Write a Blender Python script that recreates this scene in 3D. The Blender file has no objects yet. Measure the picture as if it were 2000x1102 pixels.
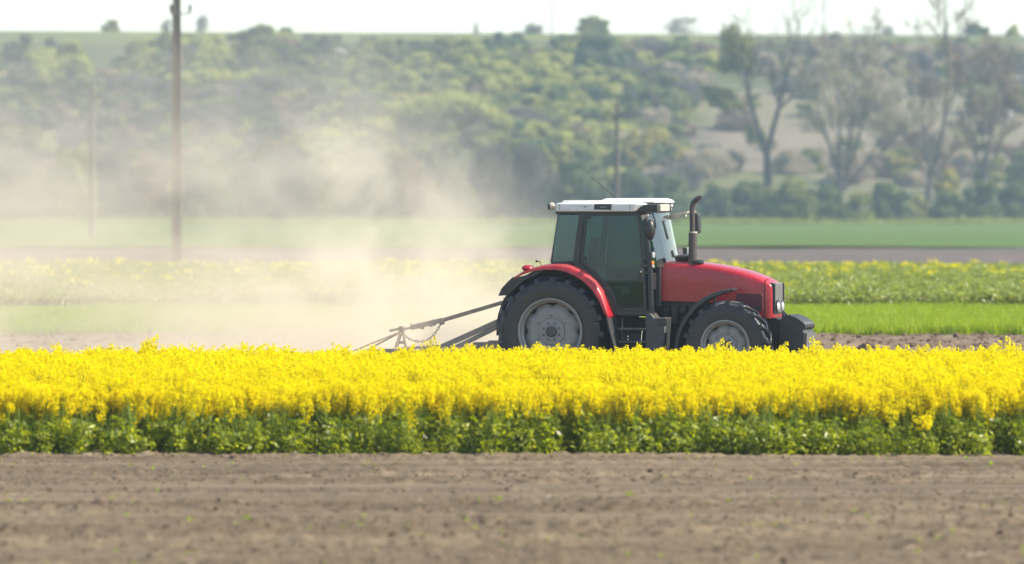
import bpy, bmesh, math, random
import numpy as np
from mathutils import Vector, Matrix, Euler

# ------------------------------------------------------------------ camera, sky, sun, exposure
S = bpy.context.scene
COL = S.collection
R = math.radians
F, PW, PH, EYE, HOR = 12400.0, 2000.0, 1102.0, 2.927, 395.0     # focal length in photo pixels, frame, eye height, horizon row
cam_data = bpy.data.cameras.new('camera')
cam = bpy.data.objects.new('camera', cam_data); COL.objects.link(cam)
cam.location = (0, 0, EYE)
cam.rotation_euler = (R(90) - math.atan((PH / 2 - HOR) / F), 0, 0)
cam_data.sensor_width = 36.0
cam_data.lens = 36.0 * F / PW
cam_data.clip_start = 1.0; cam_data.clip_end = 9000.0
cam_data.dof.use_dof = True
cam_data.dof.focus_distance = 97.0
cam_data.dof.aperture_fstop = 2.0
S.camera = cam

SUN_EL, SUN_AZ = 42.0, 99.0          # azimuth measured from straight ahead (+Y) towards the right (+X)
sd = Vector((math.sin(R(SUN_AZ)) * math.cos(R(SUN_EL)), math.cos(R(SUN_AZ)) * math.cos(R(SUN_EL)), math.sin(R(SUN_EL))))
world = bpy.data.worlds.new('World'); S.world = world
world.use_nodes = True
wn = world.node_tree.nodes; wl = world.node_tree.links
sky = wn.new('ShaderNodeTexSky'); sky.sky_type = 'NISHITA'; sky.sun_disc = False
sky.sun_elevation = R(SUN_EL); sky.sun_rotation = R(SUN_AZ)
sky.air_density = 1.0; sky.dust_density = 0.5
wl.new(sky.outputs[0], wn['Background'].inputs[0])
wn['Background'].inputs[1].default_value = 0.15
sl = bpy.data.lights.new('sun', 'SUN'); sl.energy = 5.0; sl.angle = R(0.5); sl.color = (1.0, 0.90, 0.72)
sun = bpy.data.objects.new('sun', sl); COL.objects.link(sun)
sun.rotation_euler = sd.to_track_quat('Z', 'Y').to_euler()
sun.location = (40, 40, 60)
S.view_settings.view_transform = 'Standard'; S.view_settings.look = 'None'
S.view_settings.gamma = 1.0; S.view_settings.exposure = 0.84
S.render.engine = 'CYCLES'
cy = S.cycles
cy.use_denoising = True
cy.max_bounces = 6; cy.diffuse_bounces = 3; cy.glossy_bounces = 3; cy.transmission_bounces = 4
cy.transparent_max_bounces = 12; cy.volume_bounces = 2
cy.volume_max_steps = 256

# ------------------------------------------------------------------ helpers
rng = np.random.default_rng(7)
random.seed(7)

def setp(o, label=None, cat=None, group=None, kind=None):
    if label: o['label'] = label
    if cat: o['category'] = cat
    if group: o['group'] = group
    if kind: o['kind'] = kind
    return o

def empty(name, loc, rz=0.0):
    o = bpy.data.objects.new(name, None); COL.objects.link(o)
    o.location = loc; o.rotation_euler = (0, 0, rz); o.empty_display_size = 0.3
    return o

def mesh_np(name, verts, faces_flat, nper, mat, parent=None, link=True, loc=(0, 0, 0), smooth=False, rnd=None):
    """fast mesh from arrays; faces all have nper corners"""
    me = bpy.data.meshes.new(name)
    nv = len(verts); nf = len(faces_flat) // nper
    me.vertices.add(nv); me.vertices.foreach_set('co', np.asarray(verts, np.float32).ravel())
    me.loops.add(nf * nper); me.loops.foreach_set('vertex_index', np.asarray(faces_flat, np.int32).ravel())
    me.polygons.add(nf); me.polygons.foreach_set('loop_start', np.arange(0, nf * nper, nper, dtype=np.int32))
    if smooth: me.polygons.foreach_set('use_smooth', np.ones(nf, bool))
    if rnd is not None:
        a = me.attributes.new('rnd', 'FLOAT', 'POINT'); a.data.foreach_set('value', np.asarray(rnd, np.float32).ravel())
    me.update(calc_edges=True); me.validate()
    if mat is not None: me.materials.append(mat)
    o = bpy.data.objects.new(name, me)
    if link: COL.objects.link(o)
    o.location = loc
    if parent is not None: o.parent = parent
    return o

class MB:
    def __init__(s): s.v = []; s.f = []
    def add(s, vs, fs):
        b = len(s.v); s.v += [tuple(v) for v in vs]; s.f += [tuple(i + b for i in f) for f in fs]; return s
    def box(s, c, size, rot=None):
        hx, hy, hz = size[0] / 2, size[1] / 2, size[2] / 2
        vs = [Vector((x, y, z)) for x in (-hx, hx) for y in (-hy, hy) for z in (-hz, hz)]
        if rot is not None:
            m = Euler(rot).to_matrix(); vs = [m @ v for v in vs]
        c = Vector(c)
        return s.add([v + c for v in vs], [(0, 1, 3, 2), (4, 6, 7, 5), (0, 4, 5, 1), (2, 3, 7, 6), (0, 2, 6, 4), (1, 5, 7, 3)])
    def prism(s, poly, y0, y1):
        """poly: (x, z) outline extruded along y"""
        n = len(poly)
        vs = [(x, y0, z) for x, z in poly] + [(x, y1, z) for x, z in poly]
        fs = [tuple(range(n)), tuple(reversed(range(n, 2 * n)))] + [(i, i + n, (i + 1) % n + n, (i + 1) % n) for i in range(n)]
        return s.add(vs, fs)
    def loft(s, rings, closed=True, caps=True):
        n = len(rings[0]); vs = [p for r in rings for p in r]; fs = []
        for k in range(len(rings) - 1):
            for i in range(n if closed else n - 1):
                j = (i + 1) % n
                fs.append((k * n + i, k * n + j, (k + 1) * n + j, (k + 1) * n + i))
        if caps and closed:
            fs.append(tuple(reversed(range(n)))); fs.append(tuple(range((len(rings) - 1) * n, len(rings) * n)))
        return s.add(vs, fs)
    def tube(s, pts, r, n=8, caps=True):
        pts = [Vector(p) for p in pts]
        rs = r if isinstance(r, (list, tuple)) else [r] * len(pts)
        rings = []; ref = None
        for i, p in enumerate(pts):
            t = (pts[min(i + 1, len(pts) - 1)] - pts[max(i - 1, 0)]).normalized()
            if ref is None:
                ref = t.orthogonal().normalized()
            ref = (ref - t * ref.dot(t)).normalized(); b = t.cross(ref)
            rings.append([p + (ref * math.cos(a) + b * math.sin(a)) * rs[i] for a in [2 * math.pi * k / n for k in range(n)]])
        return s.loft(rings, caps=caps)
    def bar(s, a, b, w, h, up=(0, 0, 1)):
        """box beam from a to b, w sideways, h along up"""
        a, b = Vector(a), Vector(b); t = (b - a).normalized(); u = Vector(up)
        sd_ = t.cross(u).normalized(); u = sd_.cross(t).normalized()
        q = lambda p: [p + sd_ * w / 2 + u * h / 2, p - sd_ * w / 2 + u * h / 2, p - sd_ * w / 2 - u * h / 2, p + sd_ * w / 2 - u * h / 2]
        return s.loft([q(a), q(b)])
    def lathe(s, prof, n=48, closed=False, scale=None):
        """prof: (r, y) about the y axis; scale(angle, r) may change a radius"""
        rings = []
        for k in range(n):
            a = 2 * math.pi * k / n
            rings.append([((r if scale is None else scale(a, r)) * math.cos(a), y, (r if scale is None else scale(a, r)) * math.sin(a)) for r, y in prof])
        m = len(prof); vs = [p for r in rings for p in r]; fs = []
        for k in range(n):
            k2 = (k + 1) % n
            for i in range(m if closed else m - 1):
                j = (i + 1) % m
                fs.append((k * m + i, k * m + j, k2 * m + j, k2 * m + i))
        return s.add(vs, fs)
    def ball(s, c, rad, n=12, m=8):
        c = Vector(c); rings = []
        for i in range(1, m):
            f = math.pi * i / m
            rings.append([c + Vector((rad[0] * math.sin(f) * math.cos(2 * math.pi * k / n), rad[1] * math.sin(f) * math.sin(2 * math.pi * k / n), rad[2] * math.cos(f))) for k in range(n)])
        return s.loft(rings)
    def build(s, name, mat, parent=None, bevel=0.0, seg=2, smooth=True, angle=35, loc=(0, 0, 0)):
        me = bpy.data.meshes.new(name); me.from_pydata(s.v, [], s.f); me.update()
        bm = bmesh.new(); bm.from_mesh(me); bmesh.ops.recalc_face_normals(bm, faces=bm.faces); bm.to_mesh(me); bm.free()
        if smooth:
            me.polygons.foreach_set('use_smooth', [True] * len(me.polygons)); me.set_sharp_from_angle(angle=R(angle))
        me.materials.append(mat)
        o = bpy.data.objects.new(name, me); COL.objects.link(o); o.location = loc
        if parent is not None: o.parent = parent
        if bevel:
            b = o.modifiers.new('bevel', 'BEVEL'); b.width = bevel; b.segments = seg; b.limit_method = 'ANGLE'; b.angle_limit = R(40)
        return o

def copy_tree(o, parent=None):
    c = o.copy(); COL.objects.link(c)
    if parent is not None: c.parent = parent
    for ch in list(o.children): copy_tree(ch, c)
    return c

def mat_base(name):
    m = bpy.data.materials.new(name); m.use_nodes = True
    nt = m.node_tree
    return m, nt, nt.nodes['Principled BSDF']

def N(nt, kind, **kw):
    n = nt.nodes.new(kind)
    for k, v in kw.items():
        if k.startswith('i_'): n.inputs[k[2:]].default_value = v
        else: setattr(n, k, v)
    return n

def ramp(nt, fac, stops):
    r = nt.nodes.new('ShaderNodeValToRGB')
    els = r.color_ramp.elements
    while len(els) < len(stops): els.new(0.5)
    for e, (p, c) in zip(els, stops):
        e.position = p; e.color = (c[0], c[1], c[2], 1)
    nt.links.new(fac, r.inputs[0])
    return r.outputs[0]

def math_node(nt, op, a, b=None, clamp=False):
    n = nt.nodes.new('ShaderNodeMath'); n.operation = op; n.use_clamp = clamp
    for i, v in enumerate((a, b)):
        if v is None: continue
        if isinstance(v, (int, float)): n.inputs[i].default_value = v
        else: nt.links.new(v, n.inputs[i])
    return n.outputs[0]

def noise(nt, scale, detail=4, rough=0.6, coord='Object', stretch=None, distort=0.0):
    tc = nt.nodes.new('ShaderNodeTexCoord')
    out = tc.outputs[coord]
    if stretch:
        mp = nt.nodes.new('ShaderNodeMapping'); mp.inputs['Scale'].default_value = stretch
        nt.links.new(out, mp.inputs[0]); out = mp.outputs[0]
    n = N(nt, 'ShaderNodeTexNoise', i_Scale=scale, i_Detail=detail, i_Roughness=rough, i_Distortion=distort)
    nt.links.new(out, n.inputs['Vector'])
    return n.outputs['Fac']

def surf(name, c1, c2, rough=0.5, scale=6.0, metal=0.0, bump=0.0, bscale=None, coat=0.0, spec=0.5, stretch=None, lo=0.35, hi=0.65):
    """a worn surface whose colour wanders between c1 and c2"""
    m, nt, p = mat_base(name)
    f = noise(nt, scale, 5, 0.65, stretch=stretch)
    nt.links.new(ramp(nt, f, [(lo, c1), (hi, c2)]), p.inputs['Base Color'])
    f2 = noise(nt, scale * 2.3, 3)
    rr = N(nt, 'ShaderNodeMapRange'); rr.inputs['To Min'].default_value = max(0.02, rough - 0.12); rr.inputs['To Max'].default_value = min(1, rough + 0.12)
    nt.links.new(f2, rr.inputs['Value']); nt.links.new(rr.outputs[0], p.inputs['Roughness'])
    p.inputs['Metallic'].default_value = metal; p.inputs['Coat Weight'].default_value = coat
    p.inputs['Specular IOR Level'].default_value = spec
    if bump:
        b = N(nt, 'ShaderNodeBump'); b.inputs['Strength'].default_value = 1.0; b.inputs['Distance'].default_value = bump
        nt.links.new(noise(nt, bscale or scale * 8, 6, 0.7), b.inputs['Height']); nt.links.new(b.outputs[0], p.inputs['Normal'])
    return m

def leafmat(name, dark, light, trans=0.35, rough=0.55, spec=0.35, tcol=None):
    """leaf surface: colour runs from dark to light leaf by leaf, some light passes through"""
    m, nt, p = mat_base(name)
    at = N(nt, 'ShaderNodeAttribute', attribute_name='rnd')
    c = ramp(nt, at.outputs['Fac'], [(0.0, dark), (1.0, light)])
    nt.links.new(c, p.inputs['Base Color']); p.inputs['Roughness'].default_value = rough
    p.inputs['Specular IOR Level'].default_value = spec
    tr = N(nt, 'ShaderNodeBsdfTranslucent')
    if tcol is None:
        hs = N(nt, 'ShaderNodeHueSaturation'); hs.inputs['Value'].default_value = 1.25; hs.inputs['Saturation'].default_value = 1.1
        nt.links.new(c, hs.inputs['Color']); nt.links.new(hs.outputs[0], tr.inputs['Color'])
    else: tr.inputs['Color'].default_value = (*tcol, 1)
    mx = N(nt, 'ShaderNodeMixShader'); mx.inputs[0].default_value = trans
    nt.links.new(p.outputs[0], mx.inputs[1]); nt.links.new(tr.outputs[0], mx.inputs[2])
    nt.links.new(mx.outputs[0], nt.nodes['Material Output'].inputs['Surface'])
    return m

def vnoise(x, y, seed=0):
    xi = np.floor(x).astype(np.int64); yi = np.floor(y).astype(np.int64); fx = x - xi; fy = y - yi
    fx = fx * fx * (3 - 2 * fx); fy = fy * fy * (3 - 2 * fy)
    def h(a, b):
        n = (a * 374761393 + b * 668265263 + seed * 69069) & 0x7fffffff
        n = ((n ^ (n >> 13)) * 1274126177) & 0x7fffffff
        return ((n ^ (n >> 16)) & 0xffff) / 65535.0
    return (h(xi, yi) * (1 - fx) + h(xi + 1, yi) * fx) * (1 - fy) + (h(xi, yi + 1) * (1 - fx) + h(xi + 1, yi + 1) * fx) * fy

def fbm(x, y, oct=4, seed=0, gain=0.5):
    s = 0; a = 1; t = 0
    for k in range(oct):
        s = s + a * vnoise(x * 2 ** k, y * 2 ** k, seed + k); t += a; a *= gain
    return s / t

def grid(name, x0, x1, y0, y1, nx, ny, zfun, mat, parent=None):
    xs = np.linspace(x0, x1, nx); ys = np.linspace(y0, y1, ny)
    X, Y = np.meshgrid(xs, ys); Z = zfun(X, Y)
    V = np.stack([X, Y, Z], -1).reshape(-1, 3)
    i = np.arange((ny - 1) * nx).reshape(ny - 1, nx)[:, :-1].ravel()
    Fc = np.stack([i, i + 1, i + nx + 1, i + nx], -1)
    return mesh_np(name, V, Fc.ravel(), 4, mat, parent, smooth=True)

def quads(cent, d1, d2):
    """leaf quads: centre, half axes d1, d2 (N,3)"""
    V = np.stack([cent - d1 - d2 * 0.15, cent + d2, cent + d1 + d2 * 0.15, cent - d2], 1).reshape(-1, 3)
    return V, np.arange(len(V))

def rand_dirs(n, g):
    v = g.normal(size=(n, 3)); return v / np.linalg.norm(v, axis=1, keepdims=True)

def leaf_axes(nrm, L, W, g):
    t = rand_dirs(len(nrm), g); d1 = np.cross(nrm, t); d1 /= np.linalg.norm(d1, axis=1, keepdims=True) + 1e-9
    d2 = np.cross(nrm, d1); return d1 * L[:, None], d2 * W[:, None]

def scatter(name, pts, rotz, scl, idx, protos, label, cat, tilt=0.0, kind='stuff'):
    """one object that stands copies of the prototypes on its points"""
    n = len(pts)
    me = bpy.data.meshes.new(name); me.vertices.add(n); me.vertices.foreach_set('co', np.asarray(pts, np.float32).ravel())
    a = me.attributes.new('rot', 'FLOAT_VECTOR', 'POINT')
    rv = np.zeros((n, 3), np.float32); rv[:, 2] = rotz; rv[:, :2] = rng.normal(size=(n, 2)) * tilt
    a.data.foreach_set('vector', rv.ravel())
    a = me.attributes.new('scl', 'FLOAT', 'POINT'); a.data.foreach_set('value', np.asarray(scl, np.float32))
    a = me.attributes.new('pick', 'INT', 'POINT'); a.data.foreach_set('value', np.asarray(idx, np.int32))
    o = bpy.data.objects.new(name, me); COL.objects.link(o)
    c = bpy.data.collections.new(name + '_kinds')
    for k, p in enumerate(protos):
        p.name = '%s_kind_%02d' % (name, k); c.objects.link(p)
    ng = bpy.data.node_groups.new(name + '_nodes', 'GeometryNodeTree')
    ng.interface.new_socket('Geometry', in_out='INPUT', socket_type='NodeSocketGeometry')
    ng.interface.new_socket('Geometry', in_out='OUTPUT', socket_type='NodeSocketGeometry')
    gi = ng.nodes.new('NodeGroupInput'); go = ng.nodes.new('NodeGroupOutput')
    ci = ng.nodes.new('GeometryNodeCollectionInfo'); ci.inputs['Collection'].default_value = c
    ci.inputs['Separate Children'].default_value = True; ci.inputs['Reset Children'].default_value = True
    ip = ng.nodes.new('GeometryNodeInstanceOnPoints'); ip.inputs['Pick Instance'].default_value = True
    def na(nm, t):
        q = ng.nodes.new('GeometryNodeInputNamedAttribute'); q.data_type = t; q.inputs['Name'].default_value = nm
        return [s for s in q.outputs if s.enabled and s.name == 'Attribute'][0]
    L = ng.links
    L.new(gi.outputs[0], ip.inputs['Points']); L.new(ci.outputs[0], ip.inputs['Instance'])
    L.new(na('pick', 'INT'), ip.inputs['Instance Index']); L.new(na('rot', 'FLOAT_VECTOR'), ip.inputs['Rotation'])
    L.new(na('scl', 'FLOAT'), ip.inputs['Scale']); L.new(ip.outputs[0], go.inputs[0])
    md = o.modifiers.new('scatter', 'NODES'); md.node_group = ng
    return setp(o, label, cat, kind=kind)

# ------------------------------------------------------------------ ground materials
def soil_mat(name, dark, mid, light, scale=1.2, stretch=(0.35, 1.0, 1.0), bump=0.03, bscale=9.0):
    m, nt, p = mat_base(name)
    f = noise(nt, scale, 8, 0.68, stretch=stretch)
    c = ramp(nt, f, [(0.30, dark), (0.5, mid), (0.70, light)])
    sp = noise(nt, 30.0, 3, 0.7)
    mx = N(nt, 'ShaderNodeMix', data_type='RGBA', blend_type='MULTIPLY'); mx.inputs[0].default_value = 0.55
    nt.links.new(c, mx.inputs['A']); nt.links.new(ramp(nt, sp, [(0.3, (0.55, 0.52, 0.5)), (0.65, (1.15, 1.12, 1.08))]), mx.inputs['B'])
    nt.links.new(mx.outputs['Result'], p.inputs['Base Color'])
    p.inputs['Roughness'].default_value = 0.95; p.inputs['Specular IOR Level'].default_value = 0.15
    b = N(nt, 'ShaderNodeBump'); b.inputs['Distance'].default_value = bump; b.inputs['Strength'].default_value = 1
    nt.links.new(noise(nt, bscale, 8, 0.75), b.inputs['Height']); nt.links.new(b.outputs[0], p.inputs['Normal'])
    return m

M = {}
M['soil'] = soil_mat('soil', (0.092, 0.068, 0.043), (0.172, 0.132, 0.087), (0.25, 0.197, 0.132), 1.4, (0.10, 1.2, 1.0))
M['soil_track'] = soil_mat('soil_track', (0.12, 0.085, 0.06), (0.19, 0.14, 0.10), (0.27, 0.21, 0.15), 0.8)
M['soil_grey'] = soil_mat('soil_grey', (0.09, 0.073, 0.063), (0.125, 0.10, 0.088), (0.16, 0.13, 0.115), 0.2, (0.3, 1, 1), 0.04, 3.0)
def field_mat(name, a, b, c, scale, stretch):
    m, nt, p = mat_base(name)
    nt.links.new(ramp(nt, noise(nt, scale, 7, 0.65, stretch=stretch), [(0.3, a), (0.5, b), (0.7, c)]), p.inputs['Base Color'])
    p.inputs['Roughness'].default_value = 0.85; p.inputs['Specular IOR Level'].default_value = 0.2
    bp = N(nt, 'ShaderNodeBump'); bp.inputs['Distance'].default_value = 0.15; nt.links.new(noise(nt, 5.0, 5), bp.inputs['Height'])
    nt.links.new(bp.outputs[0], p.inputs['Normal'])
    return m
M['meadow'] = field_mat('meadow', (0.06, 0.12, 0.02), (0.10, 0.17, 0.025), (0.16, 0.19, 0.03), 0.05, (0.4, 1, 1))
M['far_green'] = field_mat('far_green', (0.065, 0.115, 0.018), (0.085, 0.14, 0.02), (0.11, 0.16, 0.025), 0.03, (0.12, 1, 1))
M['strip_base'] = field_mat('strip_base', (0.10, 0.145, 0.01), (0.14, 0.20, 0.015), (0.19, 0.25, 0.02), 0.8, (0.4, 1, 1))
M['crop_base'] = field_mat('crop_base', (0.035, 0.06, 0.015), (0.055, 0.09, 0.02), (0.08, 0.12, 0.03), 0.8, (0.5, 1, 1))

# ------------------------------------------------------------------ ground, fields and hill
setp(grid('ground', -2000, 2000, -1500, 3000, 41, 46, lambda x, y: x * 0, M['meadow']), kind='structure')

def soil_near(x, y):
    z = 0.095 * (fbm(x * 0.05, y * 1.3, 3, 3) - 0.5) * 2                      # drill lines along x
    z += 0.016 * (np.sin(y * 4.3 + 2.5 * fbm(x * 0.06, y * 0.25, 2, 9)) * (0.2 + 0.8 * fbm(x * 0.1, y * 0.5, 2, 21)))
    z += (0.012 + 0.05 * np.clip(fbm(x * 0.10, y * 1.5, 3, 4) - 0.45, 0, 1) * 3) * np.clip(fbm(x * 4.5, y * 6.0, 3, 5) - 0.46, 0, 1) * 2.4
    z += 0.022 * np.clip(fbm(x * 10.0, y * 10.0, 2, 15) - 0.52, 0, 1) * 4
    return z + 0.01
nearf = setp(grid('ploughed_field', -9.5, 9.5, 44.0, 73.4, 480, 740, soil_near, M['soil']), kind='structure')
outer = setp(grid('ploughed_field_margin', -60, 60, 30.0, 73.2, 40, 20, lambda x, y: x * 0 + 0.004, M['soil']), kind='structure')
setp(grid('rape_soil', -60, 60, 73.2, 93.4, 40, 20, lambda x, y: x * 0 + 0.004, M['crop_base']), kind='structure')
def soil_mid(x, y):
    return 0.07 * (fbm(x * 0.5, y * 1.8, 3, 33) - 0.4) + 0.10 * np.clip(fbm(x * 3.0, y * 3.0, 3, 35) - 0.5, 0, 1) * 2 + 0.03
setp(grid('soil_strip', -24, 24, 93.2, 137.2, 480, 440, soil_mid, M['soil_track']), kind='structure')
setp(grid('soil_strip_margin', -120, 120, 93.4, 137.0, 40, 20, lambda x, y: x * 0 + 0.004, M['soil_track']), kind='structure')
setp(grid('grass_strip_ground', -120, 120, 137.0, 162.0, 60, 20, lambda x, y: x * 0 + 0.004, M['strip_base']), kind='structure')
setp(grid('crop_ground', -140, 140, 162.0, 244.0, 60, 40, lambda x, y: x * 0 + 0.004, M['crop_base']), kind='structure')
setp(grid('fallow_field', -200, 200, 244.0, 392.0, 400, 160, lambda x, y: 0.02 + 0.12 * fbm(x * 0.3, y * 0.5, 4, 41), M['soil_grey']), kind='structure')
setp(grid('green_field', -400, 400, 391.0, 800.0, 400, 200, lambda x, y: 0.05 + 0.25 * fbm(x * 0.06, y * 0.05, 4, 43), M['far_green']), kind='structure')

HY = np.array([800, 850, 870, 900, 950, 1000, 1050, 1100, 1125, 1150, 1200, 1400, 3000.0])
HZ = np.array([-0.3, -0.3, 0.6, 2.2, 8.0, 15.0, 22.0, 29.3, 31.9, 33.5, 34.4, 35, 36.0])
def hill_z(x, y):
    x = np.asarray(x, float); y = np.asarray(y, float)
    z = np.interp(y, HY, HZ)
    k = np.clip((y - 860) / 60, 0, 1) * np.clip((1120 - y) / 40, 0, 1)
    z = z + k * (6.0 * (fbm(x * 0.012 + 5, y * 0.02, 3, 51) - 0.5) + 1.6 * (fbm(x * 0.05, y * 0.06, 3, 57) - 0.5))
    return z + 0.5 * np.clip((y - 1120) / 40, 0, 1) * (-x / 81.0)           # crest a little higher to the left
def hill_material():
    m, nt, p = mat_base('hill_grass')
    c = ramp(nt, noise(nt, 0.045, 8, 0.65, stretch=(0.6, 1, 1)), [(0.28, (0.05, 0.07, 0.03)), (0.45, (0.085, 0.098, 0.04)), (0.58, (0.125, 0.125, 0.052)), (0.72, (0.165, 0.15, 0.075))])
    tc = N(nt, 'ShaderNodeTexCoord'); sx = N(nt, 'ShaderNodeSeparateXYZ'); nt.links.new(tc.outputs['Object'], sx.inputs[0])
    wob = math_node(nt, 'MULTIPLY', math_node(nt, 'SUBTRACT', noise(nt, 0.05, 4), 0.5), 26.0)
    def patch(cx, cyy, rx, ry):            # a bare earth bank with ragged edges
        dx = math_node(nt, 'DIVIDE', math_node(nt, 'SUBTRACT', math_node(nt, 'ADD', sx.outputs[0], wob), cx), rx)
        dy = math_node(nt, 'DIVIDE', math_node(nt, 'SUBTRACT', math_node(nt, 'ADD', sx.outputs[1], wob), cyy), ry)
        d = math_node(nt, 'ADD', math_node(nt, 'MULTIPLY', dx, dx), math_node(nt, 'MULTIPLY', dy, dy))
        return math_node(nt, 'MULTIPLY', math_node(nt, 'SUBTRACT', 1.25, d, True), 3.0, True)
    e = patch(-46, 1012, 22, 16)
    for q in ((33, 965, 18, 26), (-12, 1010, 10, 9), (56, 990, 14, 12), (20, 1040, 12, 10)):
        e = math_node(nt, 'MAXIMUM', e, patch(*q))
    mx = N(nt, 'ShaderNodeMix', data_type='RGBA'); nt.links.new(math_node(nt, 'MULTIPLY', e, 0.75), mx.inputs[0]); nt.links.new(c, mx.inputs['A'])
    nt.links.new(ramp(nt, noise(nt, 0.12, 5), [(0.3, (0.10, 0.08, 0.068)), (0.7, (0.16, 0.13, 0.105))]), mx.inputs['B'])
    dry = nt.nodes.new('ShaderNodeMix'); dry.data_type = 'RGBA'
    nt.links.new(math_node(nt, 'MULTIPLY', patch(58, 985, 27, 62), 0.6), dry.inputs[0]); nt.links.new(mx.outputs['Result'], dry.inputs['A'])
    nt.links.new(ramp(nt, noise(nt, 0.06, 6), [(0.3, (0.15, 0.125, 0.085)), (0.7, (0.26, 0.21, 0.145))]), dry.inputs['B']); mx = dry
    # the flowering field along the crest
    up = math_node(nt, 'MULTIPLY', math_node(nt, 'SUBTRACT', sx.outputs[1], 1116.0), 0.08, True)
    m2 = N(nt, 'ShaderNodeMix', data_type='RGBA'); nt.links.new(up, m2.inputs[0]); nt.links.new(mx.outputs['Result'], m2.inputs['A'])
    nt.links.new(ramp(nt, noise(nt, 0.08, 4, stretch=(0.2, 1, 1)), [(0.35, (0.085, 0.115, 0.035)), (0.7, (0.19, 0.19, 0.05))]), m2.inputs['B'])
    nt.links.new(m2.outputs['Result'], p.inputs['Base Color']); p.inputs['Roughness'].default_value = 0.9; p.inputs['Specular IOR Level'].default_value = 0.1
    return m
setp(grid('hill', -420, 420, 800, 3000, 300, 560, hill_z, hill_material()), kind='structure')

def on_ray(px, d): return (px - PW / 2) / F * d
def hill_hit(px, py):
    d = np.arange(862, 1180, 1.0)
    z = hill_z((px - 1000) / F * d, d); ry = HOR - (z - EYE) * F / d
    k = np.argmax(ry <= py)
    return float((px - 1000) / F * d[k]), float(d[k]), float(z[k])

# ------------------------------------------------------------------ crops
M['petal'] = leafmat('petal', (0.62, 0.48, 0.0), (0.90, 0.78, 0.001), trans=0.45, rough=0.7, spec=0.03, tcol=(0.96, 0.85, 0.0))
M['stalk'] = leafmat('stalk', (0.12, 0.19, 0.02), (0.27, 0.35, 0.04), trans=0.35)
M['rape_leaf'] = leafmat('rape_leaf', (0.15, 0.205, 0.018), (0.46, 0.50, 0.05), trans=0.55, rough=0.4, spec=0.6)
M['blade'] = leafmat('blade', (0.20, 0.285, 0.008), (0.37, 0.46, 0.02), trans=0.5, rough=0.45, spec=0.4)
M['crop_leaf'] = leafmat('crop_leaf', (0.14, 0.18, 0.022), (0.35, 0.385, 0.07), trans=0.48, rough=0.4, spec=0.6)

def plant_mesh(name, parts):
    """one prototype from several (verts, quad indices, rnd, material) pieces; not linked to the scene"""
    me = bpy.data.meshes.new(name)
    V = []; FQ = []; mi = []; rn = []; off = 0; mats = []
    for v, f, r, mt in parts:
        V.append(v); FQ.append(f + off); off += len(v); rn.append(r)
        if mt not in mats: mats.append(mt)
        mi.append(np.full(len(f) // 4, mats.index(mt)))
    V = np.concatenate(V); FQ = np.concatenate(FQ); mi = np.concatenate(mi); rn = np.concatenate(rn)
    me.vertices.add(len(V)); me.vertices.foreach_set('co', V.astype(np.float32).ravel())
    me.loops.add(len(FQ)); me.loops.foreach_set('vertex_index', FQ.astype(np.int32))
    me.polygons.add(len(FQ) // 4); me.polygons.foreach_set('loop_start', np.arange(0, len(FQ), 4, dtype=np.int32))
    for mt in mats: me.materials.append(mt)
    me.polygons.foreach_set('material_index', mi.astype(np.int32))
    a = me.attributes.new('rnd', 'FLOAT', 'POINT'); a.data.foreach_set('value', rn.astype(np.float32))
    me.update(calc_edges=True)
    return bpy.data.objects.new(name, me)

def strip_tube(a, b, r):
    """thin three sided stalk from a to b as quads"""
    a = np.asarray(a, float); b = np.asarray(b, float); t = b - a; t = t / (np.linalg.norm(t) + 1e-9)
    u = np.cross(t, [0.3, 0.9, 0.1]); u /= np.linalg.norm(u); w = np.cross(t, u)
    ring = [u * math.cos(k * 2.094) + w * math.sin(k * 2.094) for k in range(3)]
    V = np.array([a + q * r for q in ring] + [b + q * r * 0.7 for q in ring])
    return V, np.array([0, 1, 4, 3, 1, 2, 5, 4, 2, 0, 3, 5])

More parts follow.
